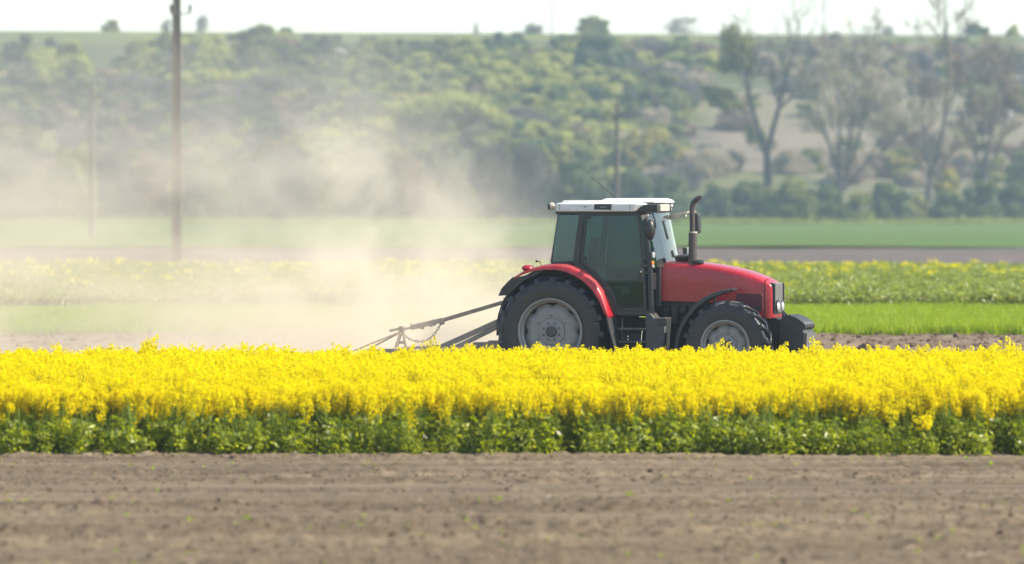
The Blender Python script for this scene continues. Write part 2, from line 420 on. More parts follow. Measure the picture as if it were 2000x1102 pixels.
def rape_plant(seed, h, nrac, leafy, flower=1.0, lo=0.74):
    g = np.random.default_rng(seed); parts = []
    top = np.array([g.normal() * 0.03, g.normal() * 0.03, h * 0.80])
    sv = [strip_tube((0, 0, 0), top, 0.006)]; tips = []
    for k in range(nrac):
        z0 = h * g.uniform(0.42, 0.75) * min(1, lo / 0.7); a = g.uniform(0, 6.28); rr = g.uniform(0.03, 0.15) if k else 0.02
        base = top * (z0 / (h * 0.8)); tip = np.array([top[0] + math.cos(a) * rr, top[1] + math.sin(a) * rr, h * g.uniform(lo, 0.93) if k else h * 0.93])
        sv.append(strip_tube(base, tip, 0.0035)); tips.append(tip)
    V = []; Fq = []; o = 0
    for v, f in sv: V.append(v); Fq.append(f + o); o += len(v)
    V = np.concatenate(V); parts.append((V, np.concatenate(Fq), g.uniform(0, 1, len(V)), M['stalk']))
    if flower > 0:
        C = []; 
        for t in tips:
            n = int(g.integers(28, 42) * flower); L = g.uniform(0.09, 0.19)
            q = g.uniform(0, 1, n) ** 0.8; a = g.uniform(0, 6.28, n); rad = 0.008 + 0.028 * np.sin(np.clip(q, 0.05, 1) * 2.6) 
            C.append(np.stack([t[0] + np.cos(a) * rad, t[1] + np.sin(a) * rad, t[2] - L * 0.6 + q * L], -1))
        C = np.concatenate(C); n = len(C)
        nr = rand_dirs(n, g); nr[:, 2] = np.abs(nr[:, 2]) * 0.7 + 0.2
        nr /= np.linalg.norm(nr, axis=1, keepdims=True)
        d1, d2 = leaf_axes(nr, g.uniform(0.012, 0.020, n), g.uniform(0.010, 0.016, n), g)
        v, f = quads(C, d1, d2); parts.append((v, f, np.repeat(g.uniform(0, 1, n), 4), M['petal']))
    n = leafy
    if n:
        zz = g.uniform(0.03, 0.62, n) * h; a = g.uniform(0, 6.28, n); rr = g.uniform(0.03, 0.14, n)
        C = np.stack([np.cos(a) * rr, np.sin(a) * rr, zz], -1)
        nr = rand_dirs(n, g); nr[:, 2] = np.abs(nr[:, 2]) + 0.3; nr /= np.linalg.norm(nr, axis=1, keepdims=True)
        d1, d2 = leaf_axes(nr, g.uniform(0.022, 0.055, n), g.uniform(0.012, 0.026, n), g)
        v, f = quads(C, d1, d2); parts.append((v, f, np.repeat(g.uniform(0, 1, n), 4), M['rape_leaf']))
    return plant_mesh('rape_plant', parts)

def area_points(x0f, x1f, y0, y1, dens, g):
    """random points between two depth rows, width following the view plus a margin"""
    W = x1f(y1) - x0f(y1); n = int(dens * W * (y1 - y0))
    y = g.uniform(y0, y1, n); x = g.uniform(x0f(y1), x1f(y1), n)
    k = (x > x0f(y)) & (x < x1f(y)); return x[k], y[k]

vw = lambda m: ((lambda y: -0.0807 * y - m), (lambda y: 0.0807 * y + m))
g = np.random.default_rng(11)
# the flowering strip in front of the tractor: two drilled beds with a wheel track between
protos = [rape_plant(100 + k, hh, nr, lf) for k, (hh, nr, lf) in enumerate([(0.80, 6, 14), (0.86, 7, 12), (0.76, 5, 16), (0.90, 6, 10), (0.82, 8, 12), (0.72, 5, 14)])]
protos += [rape_plant(120 + k, hh, nr, lf, 1.0, 0.62) for k, (hh, nr, lf) in enumerate([(0.84, 7, 22), (0.78, 6, 26), (0.88, 7, 20), (0.70, 6, 28)])]
x1, y1 = area_points(*vw(4.5), 79.6, 93.2, 54, g)
edge = g.uniform(0, 1, len(x1)); keep = ~((y1 < 80.3) & (edge < 0.35))
x1, y1 = x1[keep], y1[keep]
x2, y2 = area_points(*vw(4.5), 73.6, 75.3, 58, g)
px_, py_ = np.concatenate([x1, x2]), np.concatenate([y1, y2])
hs = 0.92 + 0.13 * fbm(px_ * 0.6, py_ * 0.6, 3, 61) + g.normal(size=len(px_)) * 0.075
hs[:len(x1)] *= 0.87; hs[len(x1):] *= 0.94
tall = g.uniform(0, 1, len(px_)) < 0.03; hs[tall] *= 1.12; hs = np.clip(hs, 0.6, 1.12)
scatter('oilseed_rape', np.stack([px_, py_, px_ * 0 + 0.004], -1), g.uniform(0, 6.28, len(px_)), hs, np.where(np.arange(len(px_)) < len(x1), g.integers(0, 6, len(px_)), g.integers(4, 10, len(px_))), protos,
        'bright yellow flowering oilseed rape strip in front of the red tractor', 'rape crop', tilt=0.10)
# leafy green edge of the strip, towards the ploughed soil
lp = [rape_plant(200 + k, hh, nr, lf, fl, 0.6) for k, (hh, nr, lf, fl) in enumerate([(0.56, 5, 85, 0), (0.66, 6, 76, 0), (0.46, 4, 90, 0), (0.72, 5, 64, 0.8), (0.36, 3, 85, 0)])]
x3, y3 = area_points(*vw(4.5), 73.1, 74.6, 40, g)
hz3 = (0.72 + 0.60 * fbm(x3 * 0.9, y3 * 0.9, 3, 66)) * np.clip(0.80 + (y3 - 73.1) * 0.3, 0.7, 1.15) * np.exp(g.normal(size=len(x3)) * 0.16)
hz3 = np.minimum(hz3 * 1.10, 1.12)
scatter('rape_leaves', np.stack([x3, y3, x3 * 0 + 0.004], -1), g.uniform(0, 6.28, len(x3)), hz3, g.choice(5, len(x3), p=[.29, .29, .20, .08, .14]), lp,
        'dark green leafy edge of the rape strip along the ploughed soil', 'leaves', tilt=0.15)

lone = rape_plant(260, 0.46, 7, 10, 1.3, 0.7)
COL.objects.link(lone); lone.name = 'flowering_plant'; lone.location = (on_ray(1803, 73.0), 73.0, 0.004)
setp(lone, 'single short yellow flowering plant standing out against the green leafy edge of the rape', 'plant')
# green crop beyond the tractor, thinly flowering towards its far side
def crop_clump(seed, h, n, fl):
    g = np.random.default_rng(seed); parts = []
    zz = h * g.uniform(0.05, 1.0, n) ** 0.75; a = g.uniform(0, 6.28, n); rr = g.uniform(0.0, 0.28, n)
    C = np.stack([np.cos(a) * rr, np.sin(a) * rr, zz], -1)
    nr = rand_dirs(n, g); nr[:, 2] = np.abs(nr[:, 2]) * 0.8 + 0.15; nr /= np.linalg.norm(nr, axis=1, keepdims=True)
    d1, d2 = leaf_axes(nr, g.uniform(0.04, 0.085, n), g.uniform(0.018, 0.035, n), g)
    v, f = quads(C, d1, d2); parts.append((v, f, np.repeat(g.uniform(0, 1, n), 4), M['crop_leaf']))
    if fl:
        C = np.stack([g.normal(size=fl) * 0.09, g.normal(size=fl) * 0.09, h * 1.05 + g.uniform(-0.06, 0.14, fl)], -1)
        d1, d2 = leaf_axes(rand_dirs(fl, g), np.full(fl, 0.035), np.full(fl, 0.03), g)
        v, f = quads(C, d1, d2); parts.append((v, f, np.repeat(g.uniform(0, 1, fl), 4), M['petal']))
    return plant_mesh('crop_clump', parts)
cp = [crop_clump(300 + k, 0.46 + 0.05 * k, 70, 0) for k in range(4)] + [crop_clump(310 + k, 0.56, 60, 20) for k in range(2)]
xc, yc = area_points(*vw(9), 162.5, 243.5, 11, g)
fl = (g.uniform(0, 1, len(xc)) < 0.017 * np.clip((yc - 176) / 62, 0, 1) * (0.3 + 1.6 * fbm(xc * 0.15, yc * 0.1, 2, 71)))
ik = np.where(fl, g.integers(4, 6, len(xc)), g.integers(0, 4, len(xc)))
scatter('green_crop', np.stack([xc, yc, xc * 0 + 0.004], -1), g.uniform(0, 6.28, len(xc)), 0.8 + 0.5 * fbm(xc * 0.2, yc * 0.2, 3, 73), ik, cp,
        'green crop dotted with yellow flowers in the field beyond the tractor', 'green crop', tilt=0.1)

def grass_tuft(seed, h, n):
    g = np.random.default_rng(seed)
    b = np.stack([g.normal(size=n) * 0.10, g.normal(size=n) * 0.10, np.zeros(n)], -1)
    hh = h * g.uniform(0.6, 1.1, n); lean = g.normal(size=(n, 2)) * 0.28 * hh[:, None]
    t = b + np.stack([lean[:, 0], lean[:, 1], hh], -1); a = g.uniform(0, 6.28, n); w = np.stack([np.cos(a), np.sin(a), a * 0], -1) * 0.007
    mid = b * 0.45 + t * 0.55 + np.stack([-lean[:, 0], -lean[:, 1], hh * 0.3], -1) * 0.2
    V = np.stack([b - w, b + w, mid + w, mid - w, mid - w, mid + w, t + w * 0.2, t - w * 0.2], 1).reshape(-1, 3)
    return plant_mesh('grass_tuft', [(V, np.arange(len(V)), np.repeat(g.uniform(0, 1, n), 8), M['blade'])])
tp = [grass_tuft(400 + k, 0.24 + 0.03 * k, 46) for k in range(4)]
xg, yg = area_points(*vw(6), 137, 162.4, 24, g)
scatter('young_wheat', np.stack([xg, yg, xg * 0 + 0.004], -1), g.uniform(0, 6.28, len(xg)), 0.75 + 0.6 * fbm(xg * 0.4, yg * 0.4, 3, 77), g.integers(0, 4, len(xg)), tp,
        'bright green strip of young wheat between the bare soil and the taller green crop', 'wheat', tilt=0.08)

# clods and seedlings on the bare soil
M['clod'] = soil_mat('clod', (0.09, 0.06, 0.04), (0.165, 0.118, 0.08), (0.23, 0.175, 0.12), 4.0, None, 0.01, 30)
M['straw'] = surf('straw', (0.42, 0.34, 0.22), (0.6, 0.52, 0.38), 0.8)
def clod(seed):
    g = np.random.default_rng(seed); m = MB(); m.ball((0, 0, 0), (1, 1, 0.7), 8, 6)
    V = np.array(m.v); V *= 1 + 0.3 * (g.uniform(-1, 1, len(V))[:, None]); V[:, 2] += 0.25
    me = bpy.data.meshes.new('clod'); me.from_pydata([tuple(v) for v in V], [], m.f); me.materials.append(M['clod'])
    return bpy.data.objects.new('clod', me)
xk, yk = area_points(*vw(2), 46, 73.3, 130, g)
ks = np.exp(g.normal(size=len(xk)) * 0.5 - 4.95)
k2 = fbm(xk * 0.10, yk * 1.5, 3, 4) > 0.5
xk, yk, ks = xk[k2], yk[k2], ks[k2]
xm, ym = area_points(*vw(3), 93.5, 137, 7, g)
kk = np.concatenate([ks, np.exp(g.normal(size=len(xm)) * 0.5 - 3.6)])
xx, yy = np.concatenate([xk, xm]), np.concatenate([yk, ym])
zz = np.concatenate([soil_near(xk, yk), soil_mid(xm, ym)])
scatter('soil_clods', np.stack([xx, yy, zz], -1), g.uniform(0, 6.28, len(xx)), kk, g.integers(0, 4, len(xx)), [clod(500 + k) for k in range(4)],
        'loose brown clods lying over the ploughed soil', 'clods', tilt=0.4)
def seedling(seed):
    g = np.random.default_rng(seed); n = 5
    C = np.stack([g.normal(size=n) * 0.012, g.normal(size=n) * 0.012, g.uniform(0.012, 0.04, n)], -1)
    nr = rand_dirs(n, g); nr[:, 2] = np.abs(nr[:, 2]) + 0.2; nr /= np.linalg.norm(nr, axis=1, keepdims=True)
    d1, d2 = leaf_axes(nr, g.uniform(0.012, 0.022, n), g.uniform(0.007, 0.012, n), g)
    v, f = quads(C, d1, d2); return plant_mesh('seedling', [(v, f, np.repeat(g.uniform(0.3, 1, n), 4), M['blade'])])
def straw_bit(seed):
    g = np.random.default_rng(seed); a = np.array([-0.04, 0, 0.008]); b = np.array([0.04, g.normal() * 0.02, 0.014])
    v, f = strip_tube(a, b, 0.004); return plant_mesh('straw_bit', [(v, f, g.uniform(0, 1, len(v)), M['straw'])])
xs_, ys_ = area_points(*vw(2), 47, 73, 3.2, g)
k2 = fbm(xs_ * 0.5, ys_ * 0.5, 3, 91) > 0.47
xs_, ys_ = xs_[k2], ys_[k2]
scatter('seedlings', np.stack([xs_, ys_, soil_near(xs_, ys_)], -1), g.uniform(0, 6.28, len(xs_)), 0.75 * np.exp(g.normal(size=len(xs_)) * 0.35), g.choice(4, len(xs_), p=[.3, .3, .2, .2]),
        [seedling(1), seedling(2), straw_bit(3), straw_bit(4)], 'tiny green seedlings and straw bits scattered on the ploughed soil', 'seedlings', tilt=0.2)

# ------------------------------------------------------------------ the tractor
TH = R(16.0); c16, s16 = math.cos(TH), math.sin(TH)
OX, OY = 0.605 + s16, 100.0 + c16
def Q(px, py, yl):
    """measured photo point on the tractor's lengthwise plane yl -> its own (x, z)"""
    u = (px - 1000) / F
    x = (u * (OY + yl * c16) - OX - yl * s16) / (c16 + u * s16)
    return x, EYE - (py - HOR) / F * (OY - x * s16 + yl * c16)
def P3(px, py, yl):
    x, z = Q(px, py, yl); return (x, yl, z)
def QP(pts, yl): return [Q(a, b, yl) for a, b in pts]

def dusty(name, col, rough, dust=(0.36, 0.30, 0.23), amt=0.5, coat=0.0, spec=0.5, metal=0.0, scale=3.0):
    """paint or plastic with dust lying on what faces up and in noise patches"""
    m, nt, p = mat_base(name)
    ge = N(nt, 'ShaderNodeNewGeometry'); sx = N(nt, 'ShaderNodeSeparateXYZ'); nt.links.new(ge.outputs['Normal'], sx.inputs[0])
    upf = math_node(nt, 'MULTIPLY', math_node(nt, 'SUBTRACT', sx.outputs[2], 0.25), 0.7, True)
    f = noise(nt, scale, 6, 0.7)
    k = math_node(nt, 'MULTIPLY', math_node(nt, 'ADD', upf, math_node(nt, 'MULTIPLY', math_node(nt, 'SUBTRACT', f, 0.42), 0.9)), amt, True)
    mx = N(nt, 'ShaderNodeMix', data_type='RGBA'); nt.links.new(k, mx.inputs[0])
    nt.links.new(ramp(nt, noise(nt, scale * 4, 3), [(0.3, [v * 0.9 for v in col]), (0.7, [min(1, v * 1.08) for v in col])]), mx.inputs['A'])
    mx.inputs['B'].default_value = (*dust, 1)
    nt.links.new(mx.outputs['Result'], p.inputs['Base Color'])
    rr = math_node(nt, 'ADD', math_node(nt, 'MULTIPLY', k, 0.6), rough, True); nt.links.new(rr, p.inputs['Roughness'])
    p.inputs['Coat Weight'].default_value = coat; p.inputs['Coat Roughness'].default_value = 0.08
    p.inputs['Specular IOR Level'].default_value = spec; p.inputs['Metallic'].default_value = metal
    return m
M['red'] = dusty('red_paint', (0.37, 0.003, 0.015), 0.30, amt=0.16, coat=0.25)
M['red_dusty'] = dusty('red_fender_paint', (0.44, 0.004, 0.016), 0.32, amt=0.34, coat=0.2)
M['white'] = dusty('roof_white', (0.66, 0.65, 0.63), 0.42, amt=0.15)
M['black'] = dusty('black_plastic', (0.016, 0.017, 0.019), 0.42, amt=0.10)
M['frame'] = dusty('cab_frame_black', (0.020, 0.022, 0.026), 0.38, amt=0.10)
M['dark'] = dusty('engine_dark', (0.018, 0.018, 0.020), 0.6, amt=0.15, scale=6)
M['tank'] = dusty('step_plastic', (0.035, 0.038, 0.042), 0.45, amt=0.2)
M['grey_grille'] = dusty('grille_grey', (0.11, 0.105, 0.10), 0.55, amt=0.25)
M['vent'] = dusty('hood_vent', (0.10, 0.010, 0.016), 0.6, amt=0.1)
M['steel'] = dusty('weathered_steel', (0.16, 0.125, 0.105), 0.55, amt=0.4, metal=0.3)
M['pipe'] = dusty('exhaust_steel', (0.085, 0.066, 0.064), 0.5, amt=0.15, metal=0.5)
M['rim'] = dusty('rim_silver', (0.25, 0.243, 0.23), 0.5, amt=0.4, metal=0.2, dust=(0.24, 0.20, 0.155))
M['hubm'] = dusty('hub_grey', (0.05, 0.052, 0.055), 0.5, amt=0.3)
M['beige'] = dusty('bracket_beige', (0.46, 0.40, 0.34), 0.5, amt=0.2)
M['chrome'] = surf('chrome', (0.6, 0.6, 0.6), (0.75, 0.75, 0.75), 0.15, metal=1.0)
M['lens'] = surf('lamp_lens', (0.34, 0.34, 0.34), (0.45, 0.45, 0.45), 0.12, coat=0.6)
M['orange'] = surf('indicator_orange', (0.8, 0.20, 0.02), (0.9, 0.28, 0.03), 0.25)
M['redlens'] = surf('tail_lens', (0.35, 0.01, 0.02), (0.45, 0.015, 0.03), 0.25)
M['implement'] = dusty('implement_steel', (0.33, 0.265, 0.205), 0.8, amt=0.8, metal=0.0, dust=(0.42, 0.34, 0.26))
M['plate'] = surf('roof_plate', (0.022, 0.025, 0.032), (0.03, 0.033, 0.04), 0.35)
M['lettering'] = surf('lettering_grey', (0.20, 0.21, 0.22), (0.26, 0.27, 0.28), 0.5)
M['fabric'] = surf('seat_fabric', (0.03, 0.032, 0.036), (0.05, 0.05, 0.055), 0.9)

def rubber_mat(name, R_out, R_in):
    m, nt, p = mat_base(name)
    tc = N(nt, 'ShaderNodeTexCoord'); sx = N(nt, 'ShaderNodeSeparateXYZ'); nt.links.new(tc.outputs['Object'], sx.inputs[0])
    r = math_node(nt, 'SQRT', math_node(nt, 'ADD', math_node(nt, 'POWER', math_node(nt, 'ABSOLUTE', sx.outputs[0]), 2.0), math_node(nt, 'POWER', math_node(nt, 'ABSOLUTE', sx.outputs[2]), 2.0)))
    t = math_node(nt, 'DIVIDE', math_node(nt, 'SUBTRACT', r, R_in), R_out - R_in, True)
    f = noise(nt, 5.0, 6, 0.7)
    k = math_node(nt, 'MULTIPLY', math_node(nt, 'SUBTRACT', math_node(nt, 'ADD', 0.72, math_node(nt, 'MULTIPLY', f, 0.5)), math_node(nt, 'MULTIPLY', t, 1.35)), 0.75, True)
    mx = N(nt, 'ShaderNodeMix', data_type='RGBA'); nt.links.new(k, mx.inputs[0])
    mx.inputs['A'].default_value = (0.010, 0.012, 0.015, 1); mx.inputs['B'].default_value = (0.075, 0.058, 0.042, 1)
    nt.links.new(mx.outputs['Result'], p.inputs['Base Color'])
    nt.links.new(math_node(nt, 'ADD', 0.36, math_node(nt, 'MULTIPLY', k, 0.5)), p.inputs['Roughness'])
    b = N(nt, 'ShaderNodeBump'); b.inputs['Distance'].default_value = 0.004; nt.links.new(noise(nt, 40, 4), b.inputs['Height']); nt.links.new(b.outputs[0], p.inputs['Normal'])
    return m

def glass_mat(name, tint, ior=1.5, refl=(1, 1, 1)):
    m, nt, p = mat_base(name); nt.nodes.remove(p)
    tr = N(nt, 'ShaderNodeBsdfTransparent'); tr.inputs[0].default_value = (*tint, 1)
    gl = N(nt, 'ShaderNodeBsdfGlossy'); gl.inputs['Color'].default_value = (*refl, 1); gl.inputs['Roughness'].default_value = 0.02
    fr = N(nt, 'ShaderNodeFresnel'); fr.inputs[0].default_value = ior
    dirt = N(nt, 'ShaderNodeBsdfDiffuse'); dirt.inputs[0].default_value = (0.4, 0.38, 0.34, 1)
    mx = N(nt, 'ShaderNodeMixShader'); nt.links.new(fr.outputs[0], mx.inputs[0]); nt.links.new(tr.outputs[0], mx.inputs[1]); nt.links.new(gl.outputs[0], mx.inputs[2])
    m2 = N(nt, 'ShaderNodeMixShader')
    nt.links.new(math_node(nt, 'MULTIPLY', noise(nt, 4.0, 5), 0.05), m2.inputs[0])
    nt.links.new(mx.outputs[0], m2.inputs[1]); nt.links.new(dirt.outputs[0], m2.inputs[2])
    nt.links.new(m2.outputs[0], nt.nodes['Material Output'].inputs['Surface'])
    return m
M['glass_dark'] = glass_mat('tinted_glass', (0.27, 0.43, 0.47), 1.5, (0.78, 0.94, 1.0))
M['glass_mid'] = glass_mat('quarter_glass', (0.46, 0.64, 0.68), 1.62, (0.85, 0.98, 1.0))
M['glass_clear'] = glass_mat('windscreen_glass', (0.78, 0.93, 0.93), 1.5)

trac = setp(empty('tractor', (OX, OY, 0), -TH), 'red farm tractor with white cab roof and dark tinted glass working the bare soil', 'tractor')

def make_wheel(name, r, w, rim_r, loc, nlug, lead):
    """axis along y, outer face towards -y"""
    hw = w / 2
    # rim: flange, stepped barrel and scalloped disc
    m = MB()
    m.lathe([(rim_r - 0.01, -hw * 0.86), (rim_r + 0.012, -hw * 0.90), (rim_r + 0.012, -hw * 0.98), (rim_r - 0.004, -hw * 1.0), (rim_r - 0.022, -hw * 0.93),
             (rim_r - 0.03, -hw * 0.70), (rim_r - 0.055, -hw * 0.60), (rim_r - 0.058, -hw * 0.25), (rim_r - 0.060, hw * 0.6), (rim_r - 0.01, hw * 0.85)], 72)
    scal = lambda a, rr: rr * (1 - 0.10 * max(0.0, math.cos(8 * a)) ** 1.3) if rr > rim_r * 0.7 else rr
    yd = -hw * 0.42
    m.lathe([(rim_r * 0.885, yd + 0.055), (rim_r * 0.87, yd + 0.02), (rim_r * 0.80, yd - 0.005), (rim_r * 0.62, yd - 0.03), (rim_r * 0.42, yd - 0.012), (rim_r * 0.40, yd - 0.035),
             (rim_r * 0.30, yd - 0.040), (rim_r * 0.19, yd - 0.040), (0.02, yd - 0.042)], 96, scale=scal)
    rim = m.build('wheel', M['rim'], trac, loc=loc)
    m = MB()
    prof = [(rim_r - 0.005, -hw * 0.82), (rim_r + 0.03, -hw * 0.90)]
    prof += [(rim_r + (r - rim_r) * t, -hw * b) for t, b in ((0.25, 0.985), (0.45, 1.0), (0.65, 0.97), (0.78, 0.93), (0.83, 0.80), (0.855, 0.4), (0.86, 0.0))]
    prof += [(a, -b) for a, b in reversed(prof[:-1])]
    m.lathe(prof, 80)
    for s in (-1, 1):                                   # chevron lugs
        for i in range(nlug):
            a0 = 2 * math.pi * (i + (0.5 if s > 0 else 0)) / nlug
            rings = []
            for t, top, bot in ((-0.06, 1.0, 0.84), (0.25, 1.0, 0.83), (0.55, 0.998, 0.81), (0.82, 0.990, 0.78), (0.96, 0.965, 0.72), (1.03, 0.90, 0.66)):
                y = s * t * hw; a = a0 + lead * (1 - (1 - min(max(t, 0), 1)) ** 1.5)
                R1, R0 = rim_r + (r - rim_r) * (1 + (top - 1) * 1.6), rim_r + (r - rim_r) * bot
                wa = (0.034 + 0.012 * max(t, 0)) / r * (r / 0.88) ** 0.6
                wb = wa * 1.35
                f = lambda rad, an: (rad * math.cos(an), y, rad * math.sin(an))
                rings.append([f(R0, a - wb), f(R1, a - wa), f(R1, a + wa), f(R0, a + wb)])
            m.loft(rings)
    m.build('tyre', rubber_mat('rubber', r, rim_r), rim, bevel=0.006, seg=1, angle=30)
    MB().lathe([(0.01, hw * 0.15), (rim_r - 0.062, hw * 0.15)], 40).build('rim_shade_disc', M['dark'], rim)  # dark disc added to stand in for shade behind the scallop gaps
    h = MB(); h.lathe([(0.0, yd - 0.085), (rim_r * 0.13, yd - 0.085), (rim_r * 0.165, yd - 0.07), (rim_r * 0.17, yd - 0.03)], 28)
    h.build('hub', M['hubm'], rim)
    for k in range(8):
        a = 2 * math.pi * (k + 0.5) / 8; cx, cz = math.cos(a) * rim_r * 0.27, math.sin(a) * rim_r * 0.27
        MB().tube([(cx, yd - 0.036, cz), (cx, yd - 0.065, cz)], 0.014, 6).build('wheel_nut', M['hubm'], rim)
    for k in range(6):
        a = 2 * math.pi * (k + 0.5) / 6; cx, cz = math.cos(a) * rim_r * 0.50, math.sin(a) * rim_r * 0.50
        MB().tube([(cx, yd - 0.014, cz), (cx, yd - 0.027, cz)], 0.011, 8).build('bolt', M['black'], rim)
    return rim

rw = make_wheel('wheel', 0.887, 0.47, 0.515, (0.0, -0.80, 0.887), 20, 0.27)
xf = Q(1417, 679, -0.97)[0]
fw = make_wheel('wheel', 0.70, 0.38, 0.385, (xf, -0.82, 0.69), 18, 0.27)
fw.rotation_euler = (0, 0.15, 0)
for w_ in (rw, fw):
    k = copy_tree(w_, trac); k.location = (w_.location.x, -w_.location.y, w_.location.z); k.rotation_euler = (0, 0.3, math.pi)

# rear fenders: a lip line and an inner line, lofted with a rolled edge
lipA = [(1004, 545), (1020, 537), (1040, 530), (1062, 527), (1086, 527), (1105, 531), (1123, 539), (1141, 551), (1156, 566), (1169, 586), (1180, 611), (1185, 619)]
topA = [(1003, 542), (1020, 531), (1041, 523.5), (1062, 518.5), (1086, 516.5), (1108, 518), (1129, 526), (1147, 538), (1162, 552), (1175, 574), (1187, 605), (1190, 617)]
inB = [(1012, 539), (1030, 527), (1052, 519.5), (1072, 515), (1096, 513), (1119, 513), (1138, 521), (1156, 533), (1172, 546), (1187, 562), (1202, 600), (1208, 618)]
def fender(sgn):
    rings = []
    for a, t, b in zip(lipA, topA, inB):
        xa, za = Q(*a, -1.03); xt, zt = Q(*t, -1.0); xb, zb = Q(*b, -0.60)
        xb = xt + (xb - xt) * 0.9
        rings.append([(xa, -1.035 * sgn, za), (xt - (xt - xa) * .35, -1.035 * sgn, zt - (zt - za) * .35), (xt, -1.005 * sgn, zt), (xt + (xb - xt) * 0.5, -0.86 * sgn, zt + (zb - zt) * .5), (xb, -0.60 * sgn, zb),
                      (xb - 0.012, -0.60 * sgn, zb - 0.022), (xt - 0.012, -0.98 * sgn, zt - 0.03), (xa, -1.01 * sgn, za)])
    f = MB().loft(rings).build('fender', M['red_dusty'], trac, angle=50)
    # black tail and front extensions
    e = MB(); rr = []
    for a, t in (((1006, 545), (1003, 541)), ((997, 556), (992, 551)), ((987, 567), (981, 563)), ((984, 577), (974, 578))):
        xa, za = Q(*a, -1.02); xt, zt = Q(*t, -1.0)
        rr.append([(xa, -1.03 * sgn, za), (xt, -1.03 * sgn, zt), (xt, -0.56 * sgn, zt), (xa, -0.56 * sgn, za)])
    e.loft(rr)
    pa = QP([(1004, 544), (975, 577), (995, 576), (1004, 566), (1024, 548), (1050, 536), (1062, 528)], -1.0)
    e.prism(pa, -1.028 * sgn, -1.005 * sgn)
    e.build('fender_extension', M['black'], f)
    e = MB(); rr = []
    for a, b in (((1185, 618), (1208, 617.5)), ((1190, 640), (1211, 640)), ((1198, 670), (1216, 670)), ((1207, 705), (1222, 705))):
        xa, za = Q(*a, -1.02); xb, zb = Q(*b, -0.62)
        rr.append([(xa, -1.03 * sgn, za), (xb, -0.62 * sgn, zb), (xb - .03, -0.60 * sgn, zb), (xa - .03, -1.0 * sgn, za)])
    e.loft(rr); e.build('fender_extension', M['tank'], f)
    # inner wall of the arch
    w = MB().prism([(r_ * math.cos(a), 0.9 + r_ * math.sin(a)) for r_, a in [(1.02, R(d)) for d in range(-5, 186, 10)]], -0.55 * sgn, -0.50 * sgn)
    w.build('arch_wall', M['dark'], f)
    t = MB(); x0, z0 = Q(1030, 524, -0.95)
    t.ball((x0, -0.93 * sgn, z0), (0.10, 0.10, 0.055), 14, 8); t.build('tail_light', M['redlens'], f)
    return f
fender(1); fender(-1)
st = MB().tube([P3(1058, 519, -0.7), P3(1054, 511, -0.7), P3(1048, 511, -0.7)], 0.008, 6); st.ball(P3(1048, 510.5, -0.7), (0.02, 0.02, 0.02), 8, 6)
st.build('sensor_stalk', M['black'], trac)

# chassis, engine, transmission, axles
ch = MB()
ch.box((0.55, 0, 0.82), (2.3, 0.62, 0.55)); ch.box((2.3, 0, 0.80), (1.9, 0.50, 0.42)); ch.box((2.15, 0, 1.18), (1.55, 0.52, 0.42))
ch.box((0, 0, 0.887), (0.34, 1.35, 0.30)); ch.box((-0.35, 0, 0.80), (0.35, 0.5, 0.5))
ch.build('chassis', M['dark'], trac, bevel=0.02)
en = MB()
for px, py, w, h in ((1303, 612, 10, 22), (1318, 606, 16, 26), (1334, 603, 12, 18), (1352, 600, 12, 14)):
    x, z = Q(px, py, -0.36); en.box((x, -0.33, z), (w / 119, 0.14, h / 124))
for px0, py0, px1, py1, rr in ((1292, 596, 1345, 598, 0.010), (1298, 590, 1296, 606, 0.008), (1296, 606, 1290, 612, 0.008), (1310, 608, 1322, 606, 0.012), (1328, 592, 1329, 600, 0.012), (1345, 590, 1350, 612, 0.018)):
    en.tube([P3(px0, py0, -0.40), P3(px1, py1, -0.40)], rr, 6)
en.tube([P3(1316, 600, -0.40), P3(1316, 632, -0.40)], 0.055, 12); en.tube([P3(1372, 605, -0.35), P3(1395, 640, -0.35)], 0.045, 8)
en.build('engine', M['dark'], trac, bevel=0.008)
ax = MB(); ax.tube([(xf, -0.66, 0.69), (xf, 0.66, 0.69)], 0.085, 12); ax.box((xf, 0, 0.74), (0.32, 0.6, 0.26))
for s in (-1, 1): ax.tube([(xf, s * 0.60, 0.69), (xf, s * 0.72, 0.69)], 0.17, 16)
ax.build('front_axle', M['dark'], trac, bevel=0.01)

# hood
def hood_ring(px, pt, pb, hw):
    x, zt = Q(px, pt, -hw); _, zb = Q(px, pb, -hw)
    cr = 0.13; pts = [(-hw, zb), (-hw, zb + (zt - zb) * 0.5), (-hw + 0.004, zt - cr)]
    for k in range(1, 6):
        a = R(180 - 18 * k); pts.append((-hw + cr + 0.004 + cr * math.cos(a) * 1.0, zt - cr * 0.62 + cr * 0.62 * math.sin(a)))
    pts[2] = (-hw + 0.002, zt - cr * 0.75)
    pts += [(-hw * 0.4, zt + 0.012), (0, zt + 0.016)]
    full = pts + [(-y, z) for y, z in reversed(pts[:-1])]
    return [(x, y, z) for y, z in full]
st_ = [(1290, 511.5, 588, .42), (1318, 511.5, 588.5, .42), (1345, 513, 589.5, .415), (1375, 515.5, 590, .41), (1400, 519, 592, .405), (1425, 524, 598, .40), (1450, 530, 607, .39), (1472, 537, 616, .375), (1488, 543, 620.5, .36), (1493, 545.5, 621, .355)]
hood = MB().loft([hood_ring(*s) for s in st_]).build('hood', M['red'], trac, angle=40)
nz = [(1495, 546.5, 621.5, .352), (1501, 549.5, 622, .345), (1506, 553, 621.5, .335), (1508.5, 557, 620, .322), (1509.2, 562, 617, .31)]
nose = MB().loft([hood_ring(*s) for s in nz]).build('nose_panel', M['red'], hood, angle=40)
xg0 = Q(1509.3, 580, -0.31)[0]
gz1, gz0 = Q(1509, 552.5, -.30)[1], Q(1509, 613, -.30)[1]
gr = MB(); rings = []
